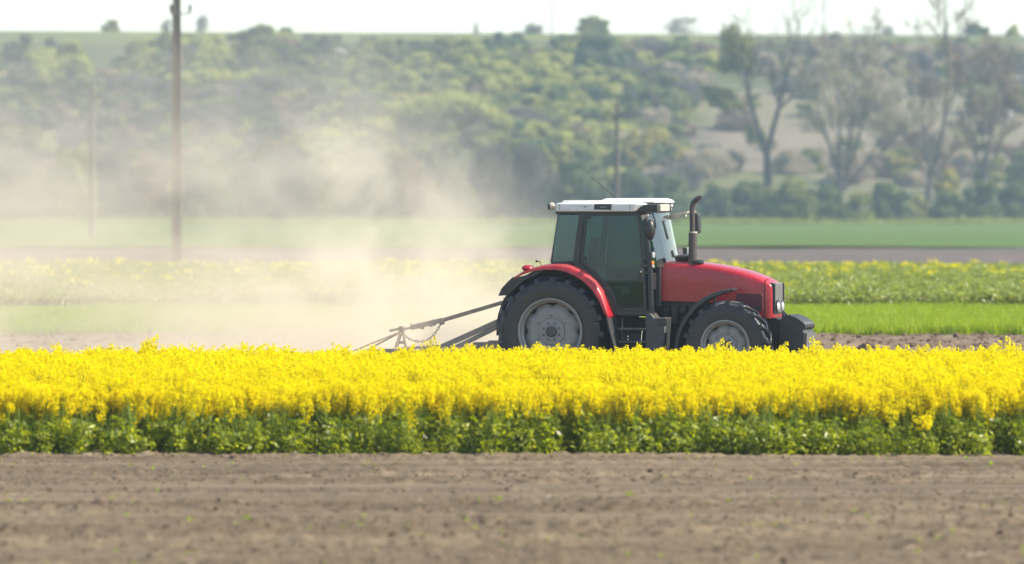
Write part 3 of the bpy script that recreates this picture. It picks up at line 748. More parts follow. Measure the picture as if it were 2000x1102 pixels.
for x, dy, dz in ((xg0 - 0.04, 0.0, 0.0), (xg0 + 0.012, 0.0, 0.0), (xg0 + 0.03, 0.02, 0.02)):
    ring = []
    for k in range(-6, 7):
        y = 0.30 * k / 6; ring.append((x - 0.035 * (k / 6) ** 2 + 0.02, y * (1 - dy * 2), gz1 - dz))
    for k in range(6, -7, -1):
        y = 0.30 * k / 6; ring.append((x - 0.035 * (k / 6) ** 2 + 0.02, y * (1 - dy * 2), gz0 + dz))
    rings.append(ring)
gr.loft(rings); grille = gr.build('grille', M['grey_grille'], hood, angle=30)
xt_ = xg0 + 0.048
for y in (-0.297, 0.297): MB().box((xg0 + 0.005, y, (gz0 + gz1) / 2), (0.07, 0.03, gz1 - gz0 - 0.02)).build('grille_trim', M['black'], hood, bevel=0.008)
hl0 = Q(1515, 599, -0.1)[1]
for y in (-0.145, 0.145):
    MB().tube([(xt_ - 0.05, y, hl0 + 0.01), (xt_ + 0.004, y, hl0 + 0.01)], [0.105, 0.10], 24).build('lamp_recess', M['black'], hood)
for y in (-0.145, 0.145):
    h = MB(); h.ball((xt_ - 0.002, y, hl0), (0.028, 0.078, 0.078), 20, 10); h.build('headlight', M['lens'], hood)
vv = MB(); vp = QP([(1438, 575), (1442, 572.5), (1486, 574), (1490, 578), (1490, 606), (1486, 609), (1448, 594), (1438, 590)], -0.39)
vv.prism(vp, -0.402, -0.37)
hv = vv.build('side_vent', M['vent'], hood, bevel=0.004)
bl = MB()
x0, z0 = Q(1482, 603, -0.39); bl.tube([(x0, -0.408, z0), (x0, -0.395, z0)], 0.028, 12)
bl.build('vent_plug', M['black'], hood)
sp = MB(); a_ = Q(1494.2, 546.5, -.358); b_ = Q(1494.2, 621, -.358)
sp.box((a_[0], -0.357, (a_[1] + b_[1]) / 2), (0.008, 0.012, a_[1] - b_[1])); sp.build('hood_seam', M['black'], hood)
fp = MB(); fp.prism(QP([(1281, 521), (1285, 511), (1290, 510), (1290, 600), (1281, 600), (1279, 560)], -0.5), -0.52, 0.52)
fp.build('firewall', M['frame'], trac, bevel=0.01)
lw = MB(); lw.box((Q(1330, 594, -.4)[0], 0, Q(1330, 594, -.4)[1]), (0.85, 0.74, 0.06)); lw.build('hood_sill', M['dark'], trac)

# exhaust, air cleaner, intake
e0 = Q(1353, 509, -0.30); e1 = Q(1353, 454, -0.30); e2 = Q(1352, 408, -0.30)
ex = MB(); ex.tube([(e0[0], -0.30, e0[1] - 0.1), (e1[0], -0.30, e1[1])], [0.070, 0.066], 20)
exo = ex.build('exhaust', M['pipe'], trac)
up = MB(); up.tube([(e1[0] - .005, -0.30, e1[1] - .05), (e2[0], -0.30, e2[1] - 0.05), P3(1352, 404, -.30), P3(1354, 397, -.30), P3(1359, 391, -.30), P3(1364, 387, -.30), P3(1370, 383.5, -.30)],
                   [0.043, 0.043, 0.043, 0.044, 0.044, 0.040, 0.022], 16)
up.build('exhaust_pipe', M['pipe'], exo)
cl = MB(); cl.tube([(e1[0], -0.30, e1[1] - .012), (e1[0], -0.30, e1[1] + .012)], 0.073, 20); cl.build('clamp', M['beige'], exo)
ac = MB(); x0, z0 = Q(1338, 506, -0.1)
ac.loft([[(x0 + 0.175 * k * math.cos(a), -0.1 + 0.17 * k * math.sin(a), z0 + dz) for a in [2 * math.pi * i / 28 for i in range(28)]] for k, dz in ((0.80, -0.08), (0.90, 0.0), (1.0, 0.02), (1.0, 0.035), (0.90, 0.052), (0.55, 0.072), (0.1, 0.078))])
ac.build('air_cleaner_cap', M['black'], trac, angle=50)
pc = MB(); x0, z0 = Q(1363, 510.5, -0.30); pc.loft([[(x0 + 0.1 * k * math.cos(a), -0.30 + 0.1 * k * math.sin(a), z0 + d) for a in [2 * math.pi * i / 16 for i in range(16)]] for k, d in ((1, -0.03), (1, 0.01), (0.6, 0.03))])
pc.build('exhaust_collar', M['black'], exo)

# front fenders
def front_fender(sgn):
    m = MB(); out = [(1318, 690), (1318.5, 672), (1322, 652), (1329, 634), (1340, 615), (1355, 597), (1372, 583.5), (1390, 574.5), (1410, 568), (1431, 564.5)]
    inn = [(1324, 690), (1324.5, 672), (1328, 654), (1335, 637), (1346, 619), (1360, 602), (1376, 589), (1393, 580), (1412, 573), (1431, 567.5)]
    rings = []
    for a, b in zip(out, inn):
        xa, za = Q(*a, -0.98); xb, zb = Q(*b, -0.98)
        rings.append([(xb, -0.985 * sgn, zb), (xa, -0.98 * sgn, za), (xa - .01, -0.9 * sgn, za + .014), (xa - .01, -0.68 * sgn, za + .014), (xb, -0.66 * sgn, zb)])
    m.loft(rings)
    f = m.build('front_fender', M['black'], trac, angle=45)
    b = MB().tube([P3(1392, 576, -0.75), P3(1396, 582, -0.75), P3(1397, 592, -0.75), P3(1392, 625, -0.75)], 0.022, 8)
    b.v = [(x, y * sgn, z) for x, y, z in b.v]; b.build('fender_stay', M['black'], f)
    return f
front_fender(1); front_fender(-1)

# front weights: a carrier with two rows of rounded suitcase weights
wt = MB(); wp = QP([(1522, 690), (1521, 640), (1526, 622), (1532, 616), (1541, 614.5), (1556, 620), (1570, 629), (1574, 634), (1574, 641), (1569, 643), (1570, 648), (1573, 650), (1570, 690)], -0.30)
wo = None
for k in range(7):
    y0 = -0.33 + k * 0.095
    mb = MB().prism(wp, y0, y0 + 0.086)
    o = mb.build('front_weight', M['black'], trac, bevel=0.012)
hd = MB(); hp = QP([(1572, 652), (1577, 651), (1575, 680), (1571, 680)], -0.30)
hd.prism(hp, -0.31, 0.31); hd.build('weight_face', M['grey_grille'], trac, bevel=0.004)
cb = MB(); cx, cz = Q(1505, 640, -0.3); cb.box((cx, 0, cz - 0.02), (0.35, 0.5, 0.30)); cb.box((cx + 0.02, -0.2, cz + 0.14), (0.18, 0.22, 0.04)); cb.build('weight_carrier', M['dark'], trac, bevel=0.01)

# steps, tank and under-cab parts
sb = MB()
sb.prism(QP([(1264, 690), (1264, 616), (1268, 612), (1274, 611.5), (1278, 616), (1281, 621), (1303, 620), (1304, 622), (1300, 690)], -0.74), -0.86, -0.48)
tk = sb.build('fuel_tank', M['tank'], trac, bevel=0.03, seg=3)
rb = MB()
x0, z0 = Q(1293, 630, -.87); rb.box((x0, -0.862, z0), (0.14, 0.012, 0.12)); rb.build('tank_panel', M['black'], tk, bevel=0.004)
ss = MB()
for py in (643, 668, 700):
    a, z = Q(1209, py, -0.85); b, _ = Q(1262, py, -0.85); ss.box(((a + b) / 2, -0.78, z), (b - a, 0.22, 0.035))
for px in (1211, 1258):
    a, z1 = Q(px, 622, -.85); _, z0 = Q(px, 702, -.85); ss.box((a, -0.70, (z1 + z0) / 2), (0.035, 0.05, z1 - z0))
ss.build('cab_steps', M['tank'], trac, bevel=0.006)
tb = MB(); tb.prism(QP([(1210, 650), (1210, 690), (1256, 690), (1256, 650)], -0.70), -0.72, -0.40); tb.build('toolbox', M['dark'], trac, bevel=0.015)
gr_ = MB().tube([P3(1255, 646, -0.80), P3(1253, 667, -0.80)], 0.011, 8); gr_.build('step_handle', M['chrome'], trac)
for py in (657, 663):
    x, z = Q(1227, py, -0.72); MB().tube([(x, -0.735, z), (x, -0.715, z)], 0.011, 8).build('bolt', M['chrome'], trac)
uc = MB(); uc.prism(QP([(1208, 606), (1270, 606), (1272, 618), (1206, 618)], -0.74), -0.76, 0.76); uc.build('cab_floor', M['frame'], trac, bevel=0.01)

# cab
ZB = 1.5
def ybul(z, k=0.015): return 0.045 + k * max(0.0, z - ZB) ** 2 * 1.0
def cabpt(px, py, off=0.0, sgn=1):
    x, z = Q(px, py, -0.77); return (x, (-0.815 + ybul(z) + off) * sgn, z)
def panel(left, right, n, th, off, sgn, mb=None):
    """thin curved sheet between two edge polylines given bottom to top"""
    def lerp(pl, t):
        L = [0]
        for a, b in zip(pl, pl[1:]): L.append(L[-1] + abs(b[1] - a[1]) + 1e-6)
        q = t * L[-1]
        for i in range(len(pl) - 1):
            if q <= L[i + 1] + 1e-9:
                u = (q - L[i]) / (L[i + 1] - L[i]); return (pl[i][0] + (pl[i + 1][0] - pl[i][0]) * u, pl[i][1] + (pl[i + 1][1] - pl[i][1]) * u)
        return pl[-1]
    m = mb or MB(); rings = []
    for k in range(n + 1):
        a = lerp(left, k / n); b = lerp(right, k / n)
        A = cabpt(*a, off, sgn); B = cabpt(*b, off, sgn)
        rings.append([A, B, (B[0], B[1] + th * sgn, B[2]), (A[0], A[1] + th * sgn, A[2])])
    return m.loft(rings)
def strip(pts, w, th, off, sgn, mb):
    """flat frame bar along points on the cab side"""
    for (a, b) in zip(pts, pts[1:]):
        A = Vector(cabpt(*a, off, sgn)); B = Vector(cabpt(*b, off, sgn)); t = (B - A).normalized()
        mb.bar(A - t * w * 0.35, B + t * w * 0.35, th, w, up=Vector((-t.z, 0, t.x)))
    return mb
cabf = MB()
for s in (1, -1):
    strip([(1257, 416), (1263, 470), (1269, 530), (1272, 612)], 0.075, 0.07, 0.02, s, cabf)                 # front pillar
    strip([(1137.5, 416), (1130, 470), (1125.5, 513)], 0.105, 0.06, 0.015, s, cabf)                              # middle pillar
    strip([(1087, 415), (1300 if False else 1258, 415.5)], 0.06, 0.06, 0.02, s, cabf)                            # top rail
    strip([(1125.5, 512), (1165, 545), (1187, 572), (1204, 612)], 0.075, 0.05, 0.012, s, cabf)                     # along the fender
    strip([(1204, 611), (1272, 611)], 0.09, 0.06, 0.02, s, cabf)
    strip([(1078, 514), (1127, 511)], 0.04, 0.05, 0.02, s, cabf)
xr_t, zr_t = Q(1090, 417, -0.77); xr_b, zr_b = Q(1075, 514, -0.77)
for s in (1, -1):
    cabf.bar((xr_t, -0.68 * s, zr_t), (xr_b, -0.68 * s, zr_b), 0.05, 0.05, up=(1, 0, 0))
cabf.box((xr_b + 0.02, 0, zr_b - 0.03), (0.06, 1.4, 0.08)); cabf.box((xr_t + 0.03, 0, zr_t), (0.06, 1.36, 0.06))
xa_t, za_t = Q(1257, 416, -0.77); xa_b, za_b = Q(1270, 535, -0.77)
cabf.box((xa_t, 0, za_t), (0.06, 1.42, 0.05)); cabf.box((xa_b, 0, za_b - 0.12), (0.06, 1.44, 0.26))
cab = cabf.build('cab_frame', M['frame'], trac, bevel=0.012)
for s in (1, -1):
    doorf = MB()
    strip([(1145, 419), (1247, 419)], 0.038, 0.03, -0.012, s, doorf); strip([(1247.5, 419), (1254, 480), (1258, 540), (1261, 604)], 0.045, 0.03, -0.012, s, doorf)
    strip([(1261, 604), (1208, 604)], 0.042, 0.03, -0.012, s, doorf); strip([(1208, 604), (1193, 565), (1170, 541), (1136, 510)], 0.042, 0.03, -0.012, s, doorf)
    strip([(1136, 510), (1140, 470), (1145, 419)], 0.036, 0.03, -0.012, s, doorf)
    door = doorf.build('door', M['frame'], trac, bevel=0.005)
    panel([(1209, 602), (1194, 565), (1171, 541), (1138, 510), (1141, 470), (1146, 420)], [(1260, 602), (1258, 565), (1257, 541), (1255.5, 510), (1252, 470), (1246.5, 420)], 24, 0.006, -0.004, s).build('door_glass', M['glass_dark'], door)
    hn = MB(); x, y, z = cabpt(1253, 539, -0.03, s); hn.box((x, y, z), (0.075, 0.05, 0.21)); hn.build('door_handle', M['black'], door, bevel=0.015)
    if s == 1:
        k = MB(); x, y, z = cabpt(1253.5, 531, -0.058, s); k.tube([(x, y, z), (x, y - 0.008, z)], 0.012, 10); k.build('door_lock', M['chrome'], door)
    for px, py in ((1149, 424), (1142, 504)):
        x, y, z = cabpt(px, py, -0.02, s); MB().box((x, y, z), (0.06, 0.03, 0.06)).build('hinge', M['black'], door, bevel=0.008)
    panel([(1079, 512), (1082, 470), (1091, 420)], [(1120, 510), (1126, 470), (1133, 420)], 12, 0.006, 0.0, s).build('quarter_window', M['glass_mid'], trac)
# windscreen and rear window: curved sheets across the cab
def cross_glass(top, bot, bulge, w_t, w_b, name, mat, n=14):
    m = MB(); rings = []
    for k in range(n + 1):
        t = k / n * 2 - 1
        a = (bot[0] + bulge * (1 - t * t), t * w_b, bot[1]); b = (top[0] + bulge * (1 - t * t), t * w_t, top[1])
        sg = 0.006 if bulge > 0 else -0.006
        rings.append([a, b, (b[0] + sg, b[1], b[2]), (a[0] + sg, a[1], a[2])])
    return m.loft(rings).build(name, mat, trac)
cross_glass((xa_t + 0.03, za_t), (xa_b + 0.10, Q(1276, 522, -.72)[1]), 0.06, 0.69, 0.70, 'windscreen', M['glass_clear'])
cross_glass((xr_t - 0.01, zr_t), (xr_b - 0.01, zr_b), -0.05, 0.66, 0.66, 'rear_window', M['glass_mid'])
# interior
sx_, sz_ = Q(1170, 585, -0.3)
se = MB(); se.box((0.72, 0, 1.52), (0.5, 0.52, 0.14)); se.box((0.50, 0, 1.86), (0.14, 0.50, 0.66), (0, -0.12, 0)); se.box((0.46, 0, 2.28), (0.10, 0.28, 0.18)); se.box((0.72, 0, 1.35), (0.34, 0.36, 0.22))
se.box((0.78, -0.33, 1.68), (0.36, 0.09, 0.10)); se.box((0.78, 0.33, 1.68), (0.36, 0.09, 0.10))
se.build('seat', M['fabric'], trac, bevel=0.04, seg=3)
ds = MB(); ds.box((1.46, 0, 1.55), (0.25, 0.62, 0.50)); ds.box((1.50, 0, 1.83), (0.16, 0.44, 0.10)); ds.tube([(1.40, 0, 1.75), (1.26, 0, 1.93)], 0.035, 8); ds.build('dashboard', M['black'], trac, bevel=0.03)
sw = MB(); cc = Vector((1.24, 0, 1.95)); ax_ = Vector((-0.62, 0, 0.78)).normalized(); u_ = Vector((0, 1, 0)); v_ = ax_.cross(u_)
sw.tube([cc + (u_ * math.cos(a) + v_ * math.sin(a)) * 0.20 for a in [2 * math.pi * k / 24 for k in range(25)]], 0.014, 8, caps=False)
for a in (0.5, 2.6, 4.7): sw.tube([cc, cc + (u_ * math.cos(a) + v_ * math.sin(a)) * 0.20], 0.012, 6)
sw.build('steering_wheel', M['black'], trac)
cs = MB(); cs.box((0.75, 0.56, 1.62), (0.75, 0.22, 0.5)); cs.build('console', M['black'], trac, bevel=0.04)
# roof
zr0 = Q(1170, 414, -.8)[1]; zr1 = Q(1170, 397, -.8)[1]
x_r, x_f = Q(1083, 400, -0.82)[0], Q(1262, 400, -0.80)[0]
def roof_ring(z, inset, rear=0.0, front=0.0):
    x0, x1 = x_r + inset + rear, x_f - inset + front; w = 0.82 - inset
    return [(x0, -w + .06, z), (x0 + .05, -w, z), (x1 - .16, -w, z), (x1 - 0.04, -w + .09, z), (x1, -w + .30, z), (x1 + .02, 0, z), (x1, w - .30, z), (x1 - 0.04, w - .09, z), (x1 - .16, w, z), (x0 + .05, w, z), (x0, w - .06, z)]
rf = MB().loft([roof_ring(zr0, 0.03, 0.01, -0.10), roof_ring(zr0 + 0.012, 0.0, 0.0, -0.06), roof_ring(zr1 - 0.015, 0.0), roof_ring(zr1, 0.025), roof_ring(zr1 + 0.012, 0.10)])
roof = rf.build('roof', M['white'], trac, bevel=0.008)
rt = MB()
def slab(x0, x1, w, z0, z1, ins):
    rt.loft([[(x0, -w, z0), (x1, -w, z0), (x1, w, z0), (x0, w, z0)], [(x0 + ins, -w + ins, z1), (x1 - ins, -w + ins, z1), (x1 - ins, w - ins, z1), (x0 + ins, w - ins, z1)]])
a0 = Q(1098, 395, -0.6)[0]; a1 = Q(1185, 395, -0.6)[0]; b0 = Q(1178, 392, -0.6)[0]; b1 = Q(1292, 390, -.0)[0]; b2 = Q(1299, 390, -.0)[0]
zt1 = Q(1140, 391.5, -.3)[1]; zt2 = Q(1240, 387.3, -.3)[1]
slab(a0, a1, 0.66, zr1 + 0.010, zt1, 0.03); slab(b0 - .05, b2, 0.64, zr1 + 0.008, (zt1 + zt2) / 2, 0.04); slab(b0, b1, 0.58, (zt1 + zt2) / 2 - 0.002, zt2, 0.035)
rt.build('roof_hatch', M['white'], roof, bevel=0.012)
for px in (1093, 1230):
    a = Q(px, 398.5, -.82); b = Q(px, 412, -.82); MB().box((a[0], -0.8195, (a[1] + b[1]) / 2), (0.006, 0.006, a[1] - b[1])).build('roof_seam', M['tank'], roof)
pl = MB(); pl.prism(QP([(1160, 409.5), (1161, 398.5), (1195, 398.5), (1193.5, 410)], -0.82), -0.826, -0.81); plate = pl.build('name_plate', M['plate'], roof, bevel=0.003)
lt = MB()
for k, hgt in enumerate((5, 3.5, 3.6, 4.2, 3.4, 3.6, 3.5)):
    px = 1172.5 + k * 1.7; a = Q(px, 405.9, -.83); b = Q(px + 1.1, 405.9 - hgt * 0.62, -.83)
    lt.box(((a[0] + b[0]) / 2, -0.827, (a[1] + b[1]) / 2), (b[0] - a[0], 0.003, b[1] - a[1]))
lt.build('lettering', M['lettering'], roof)
for px, r_ in ((1137, 0.007), (1142, 0.013), (1147, 0.007)):
    x, z = Q(px, 403.8, -.82); MB().tube([(x, -0.824, z), (x, -0.815, z)], r_, 10).build('roof_vent', M['plate'], roof)
# rear work light
x, z = Q(1076, 403, -0.72)
m = MB(); m.tube([(x + 0.05, -0.72, z + 0.005), (x + .0, -0.72, z)], [0.05, 0.058], 18); m.ball((x + 0.01, -0.72, z), (0.05, 0.062, 0.062), 16, 10); wlb = m.build('work_light', M['beige'], roof)
m = MB(); m.tube([(x - 0.020, -0.735, z - 0.004), (x - .046, -0.745, z - 0.006)], [0.050, 0.042], 18); m.build('work_light', M['plate'], roof)
# front light housings in the black corners
fh = MB(); fc = QP([(1241, 414.5), (1248, 406), (1256, 401), (1266, 399.5), (1284, 399.5), (1284, 414.8)], -0.825)
fh.prism(fc, -0.832, -0.70)
fh.box((x_f - 0.02, 0, (zr0 + zr1) / 2 - 0.005), (0.12, 1.25, zr1 - zr0 - 0.05))
fh.build('light_housing', M['beige'] if False else M['black'], roof, bevel=0.01)
for k, (px, py, yl, mt, rx) in enumerate(((1271.5, 407.5, -0.70, 'lens', 0.062), (1284.5, 406.5, -0.42, 'plate', 0.060), (1306, 406, 0.42, 'plate', 0.060))):
    x, z = Q(px, py, yl)
    m = MB(); dirx = Vector((0.94, -0.34, -0.08)) if k == 0 else Vector((1, 0, -0.05))
    m.tube([Vector((x, yl, z)) - dirx * 0.06, Vector((x, yl, z)) + dirx * 0.03], [0.055, 0.066], 20)
    b = m.build('headlamp_shell', M['black'], roof)
    m = MB(); m.tube([Vector((x, yl, z)) + dirx * 0.028, Vector((x, yl, z)) + dirx * 0.036, Vector((x, yl, z)) + dirx * 0.042], [0.056, 0.05, 0.02], 20)
    m.build('work_light', M[mt], roof)
bw = MB(); xb0, zb0 = Q(1296, 406, 0.0); bw.box((xb0, 0.02, zb0), (0.03, 0.62, 0.11)); bw.build('light_bar', M['beige'], roof, bevel=0.01)
m = MB(); m.tube([P3(1311, 401, .55), P3(1308, 404, .62), P3(1309, 410, .66)], 0.03, 10); m.build('roof_edge_lamp', M['white'], roof)
an = MB().tube([P3(1205, 389, 0.0), P3(1155, 346, 0.0)], [0.010, 0.004], 6); an.build('antenna', M['black'], roof)
# mirrors
mr = MB(); x, z = Q(1269.5, 449, -0.95)
mr.loft([[(x + 0.085 * k * math.cos(a) * (1.0 + 0.12 * math.sin(a)) + 0.012 * (1 - k), -0.95 + dy, z + (0.165 * math.sin(a)) * k) for a in [2 * math.pi * i / 28 for i in range(28)]] for k, dy in ((0.80, 0.05), (1.0, 0.03), (1.0, -0.01), (0.9, -0.05), (0.6, -0.085), (0.2, -0.10))])
mir = mr.build('mirror', M['black'], trac, angle=50)
MB().tube([P3(1252, 421, -0.80), P3(1262, 418, -0.90), P3(1268, 416, -0.95), P3(1275, 418, -0.95), P3(1279, 430, -0.95), P3(1281, 446, -0.95)], 0.012, 8).build('mirror_arm', M['frame'], mir)
mk = MB(); mk.prism(QP([(1252, 421), (1266, 418.5), (1266, 422), (1259, 427), (1255, 431)], -0.9), -0.92, -0.88); mk.ball(P3(1268, 432, -0.94), (0.045, 0.03, 0.05), 12, 8); mk.build('mirror_bracket', M['beige'], mir, bevel=0.004)
fa = MB(); aa = QP([(1308, 424), (1309, 421), (1320, 416.5), (1335, 414), (1343, 414), (1343, 417), (1332, 420), (1322, 426), (1312, 428.5)], 0.85); fa.prism(aa, 0.82, 0.88)
fm = MB(); x, z = Q(1362, 436, 1.05); fm.box((x, 1.05, z), (0.09, 0.2, 0.32)); fmo = fm.build('mirror', M['black'], trac, bevel=0.03, seg=3)
fa.ball(P3(1339, 422, 0.85), (0.022, 0.03, 0.03), 10, 6)
fa.tube([P3(1342, 415, 0.88), P3(1358, 413, 1.05), P3(1364, 440, 1.05)], 0.013, 8)
fa.build('mirror_arm', M['beige'], fmo, bevel=0.004)
m = MB(); x, z = Q(1339, 490.5, 0.7); m.box((x, 0.7, z), (0.07, 0.12, 0.11)); o = m.build('marker_lamp', M['black'], trac, bevel=0.012)
m = MB(); m.box((x + 0.055, 0.7, z), (0.035, 0.12, 0.12)); m.build('lamp_shell', M['white'], o, bevel=0.012)
m = MB(); x, z = Q(1270, 499, -0.72); m.box((x, -0.74, z), (0.07, 0.10, 0.11)); m.box((x, -0.74, z - 0.13), (0.05, 0.10, 0.12)); m.tube([(x - .05, -.72, z - .2), (x, -.74, z)], 0.012, 6); o = m.build('marker_lamp', M['black'], trac, bevel=0.012)
m = MB(); m.box((x + 0.055, -0.74, z + 0.005), (0.035, 0.11, 0.095)); m.build('lamp_lens', M['lens'], o, bevel=0.012)
m = MB(); m.box((x + 0.045, -0.74, z - 0.115), (0.03, 0.09, 0.055)); m.build('indicator', M['orange'], o, bevel=0.01)
m = MB(); m.box((x + 0.05, -0.74, z - 0.17), (0.03, 0.09, 0.05)); m.build('lamp_lens', M['lens'], o, bevel=0.01)
m = MB(); m.tube([P3(1316, 493, 0.5), P3(1300, 496, 0.1), P3(1290, 499, 0.0)], 0.008, 6); m.ball(P3(1291, 498, 0.0), (0.03, 0.03, 0.02), 8, 6); m.build('wiper', M['black'], trac)
# hitch at the back
hi = MB(); hi.box((-0.62, 0, 0.75), (0.2, 0.62, 0.30)); hi.box((-0.50, 0, 1.25), (0.12, 0.16, 0.35)); hi.build('hitch', M['dark'], trac, bevel=0.01)

# ------------------------------------------------------------------ the towed cultivator
cul = setp(empty('cultivator', (OX - 2.4 * c16, OY + 2.4 * s16, 0), -TH), 'rusty brown cultivator on long drawbars trailing behind the tractor in dust', 'cultivator')
OFF = Vector((2.4, 0, 0))
def C3(px, py, yl):
    return Vector(P3(px, py, yl)) + OFF
def cbuild(mb, name, mat=None, par=None, **kw): return mb.build(name, mat or M['implement'], par or cul, **kw)
tl = MB(); tl.bar(C3(992, 588, 0), C3(860, 627, 0), 0.05, 0.062); tl.bar(C3(866, 625, 0), C3(803, 640, 0), 0.075, 0.078); tl.bar(C3(806, 639.5, 0), C3(783, 644.5, 0), 0.035, 0.035)
for px, py in ((842, 632), (825, 637), (848, 630)): tl.box(C3(px, py, 0), (0.05, 0.09, 0.10), (0, 0.26, 0))
tl.tube([C3(803, 636, 0), C3(803, 630, 0)], 0.010, 6); tl.box(C3(864, 629, 0), (0.06, 0.06, 0.08)); tl.box(C3(988, 586, 0), (0.06, 0.08, 0.08))
cbuild(tl, 'top_link', bevel=0.006)
ps = MB()
for t in range(8):
    a = C3(762 + t * 2.6, 646.5 - t * 0.62, -0.02); ps.box(a, (0.008, 0.03, 0.036), (0, 0.2, 0))
ps.bar(C3(761, 644.8, -0.02), C3(783, 639.5, -0.02), 0.03, 0.010); ps.bar(C3(761, 648.4, -0.02), C3(783, 643.5, -0.02), 0.03, 0.010)
cbuild(ps, 'adjusting_rack')
af = MB(); ap = C3(785, 646, 0)
for yl in (-0.12, 0.12):
    af.bar(C3(785, 640, yl * .5), C3(786, 654, yl * .5), 0.02, 0.07, up=(1, 0, 0))
    af.bar(C3(783, 650, yl), C3(770, 690, yl * 2), 0.03, 0.05); af.bar(C3(788, 650, yl), C3(795, 690, yl * 2), 0.03, 0.05)
    af.bar(C3(776, 669, yl * 1.4), C3(793, 669, yl * 1.4), 0.03, 0.05)
af.box(C3(785, 645, 0), (0.07, 0.14, 0.13), (0, 0.1, 0))
cbuild(af, 'headstock', bevel=0.005)
rd = MB(); rd.tube([C3(780, 649, -0.15), C3(716, 675, -0.5), C3(690, 686, -0.6)], 0.014, 6); rd.tube([C3(777, 652, 0.15), C3(735, 674, 0.5), C3(716, 684, 0.7)], 0.014, 6)
cbuild(rd, 'brace_rods')
chn = MB(); pts = [C3(789, 655, 0.0), C3(799, 662, 0.0), C3(812, 667, 0), C3(826, 668, 0), C3(838, 663, 0), C3(849, 652, 0), C3(857, 640, 0), C3(863, 629, 0)]
def cr_pt(pl, t):
    i = min(int(t), len(pl) - 2); u = t - i; return pl[i].lerp(pl[i + 1], u)
NL = 15
for k in range(NL):
    a = cr_pt(pts, k / NL * (len(pts) - 1)); b = cr_pt(pts, (k + 1) / NL * (len(pts) - 1))
    t = (b - a).normalized(); a = a - t * 0.008; b = b + t * 0.008
    nr = Vector((0, 1, 0)) if k % 2 else t.cross(Vector((0, 1, 0))); nr = nr.normalized() * 0.016
    lo = [a + (b - a) * 0.2 + nr, a, a + (b - a) * 0.2 - nr, a + (b - a) * 0.8 - nr, b, a + (b - a) * 0.8 + nr, a + (b - a) * 0.2 + nr]
    chn.tube(lo, 0.0065, 5)
cbuild(chn, 'chain')
for yl, off in ((-0.45, 0), (0.45, 0)):
    la = MB()
    if yl < 0:
        la.bar(C3(978, 626, yl), C3(862, 678, yl), 0.03, 0.085); 
    else:
        la.bar(C3(985, 632, yl), C3(880, 684, yl), 0.03, 0.075)
    cbuild(la, 'drawbar', bevel=0.006)
bk = MB(); bk.prism([(x + 2.4, z) for x, z in QP([(832, 690), (838, 673), (855, 674), (895, 680), (899, 700), (832, 700)], -0.45)], -0.52, -0.38)
bk.prism([(x + 2.4, z) for x, z in QP([(921, 690), (921, 678), (927, 668.5), (954, 668), (956, 665), (985, 665), (985, 700), (921, 700)], -0.35)], -0.42, -0.30)
cbuild(bk, 'bracket', bevel=0.008)
for px, py, yl in ((839, 675, -0.53), (931, 675, -0.43)):
    a = C3(px, py, yl); cbuild(MB().tube([a, a - Vector((0, 0.015, 0))], 0.016, 10), 'bolt', M['chrome'])
fm_ = MB()
zf = 0.56
for x in (-1.5, -0.9, -0.3): fm_.box((x + OFF.x - 1.2, 0, zf), (0.10, 3.0, 0.10))
for y in (-1.3, -0.45, 0.45, 1.3): fm_.box((OFF.x - 2.1, y, zf + 0.003), (1.34, 0.08, 0.094))
cbuild(fm_, 'frame', bevel=0.01)
for i, x in enumerate((-1.5, -0.9, -0.3)):
    for j in range(5):
        y = -1.35 + j * 0.62 + 0.2 * i * 0.62; b = OFF.x - 1.2 + x
        t = MB().tube([(b, y, zf - .05), (b - 0.16, y, zf - 0.12), (b - 0.2, y, zf - 0.3), (b - 0.06, y, 0.06), (b + 0.06, y, 0.0)], [0.02, 0.022, 0.022, 0.02, 0.03], 6)
        cbuild(t, 'tine')

# ------------------------------------------------------------------ poles and wires
M['concrete'] = surf('weathered_concrete', (0.11, 0.09, 0.065), (0.17, 0.14, 0.105), 0.9, 2.0, bump=0.01, stretch=(1, 1, 0.2))
M['wood'] = surf('grey_pole_wood', (0.075, 0.066, 0.06), (0.13, 0.115, 0.10), 0.85, 3.0, stretch=(1, 1, 0.15))
M['ceramic'] = surf('dark_insulator', (0.05, 0.05, 0.055), (0.08, 0.08, 0.085), 0.3)
M['iron'] = surf('galvanised_iron', (0.16, 0.16, 0.165), (0.24, 0.24, 0.24), 0.6, metal=0.4)
M['wire'] = surf('grey_wire', (0.22, 0.22, 0.22), (0.3, 0.3, 0.3), 0.6, metal=0.4)

dP = 300.0; xP = on_ray(345.5, dP); zat = lambda py, d: EYE - (py - HOR) / F * d
big = setp(empty('utility_pole', (xP, dP, 0)), 'thick tall concrete pole rising out of the dust, cut off by the top edge', 'utility pole')
m = MB(); rings = []
for z, hw, hd in ((-0.2, 0.25, 0.18), (6, 0.22, 0.16), (13.5, 0.185, 0.14)):
    rings.append([(-hw, -hd, z), (-hw * 0.35, -hd, z), (-hw * 0.25, -hd * 0.7, z), (hw * 0.45, -hd * 0.7, z), (hw * 0.55, -hd, z), (hw, -hd, z), (hw, hd, z), (-hw, hd, z)])
m.loft(rings).build('shaft', M['concrete'], big, bevel=0.008)
zi = zat(27, dP)
m = MB(); m.tube([(0.05, -0.05, zi), (0.60, -0.05, zi), (0.63, -0.05, zi + 0.05), (0.63, -0.05, zi + 0.16)], 0.035, 8); m.tube([(-0.05, -0.05, zi - 0.06), (-0.24, -0.05, zi - .06), (-0.26, -0.05, zi + 0.08)], 0.035, 8)
m.box((0, -0.02, zi - 0.03), (0.44, 0.34, 0.06)); m.build('bracket', M['iron'], big)
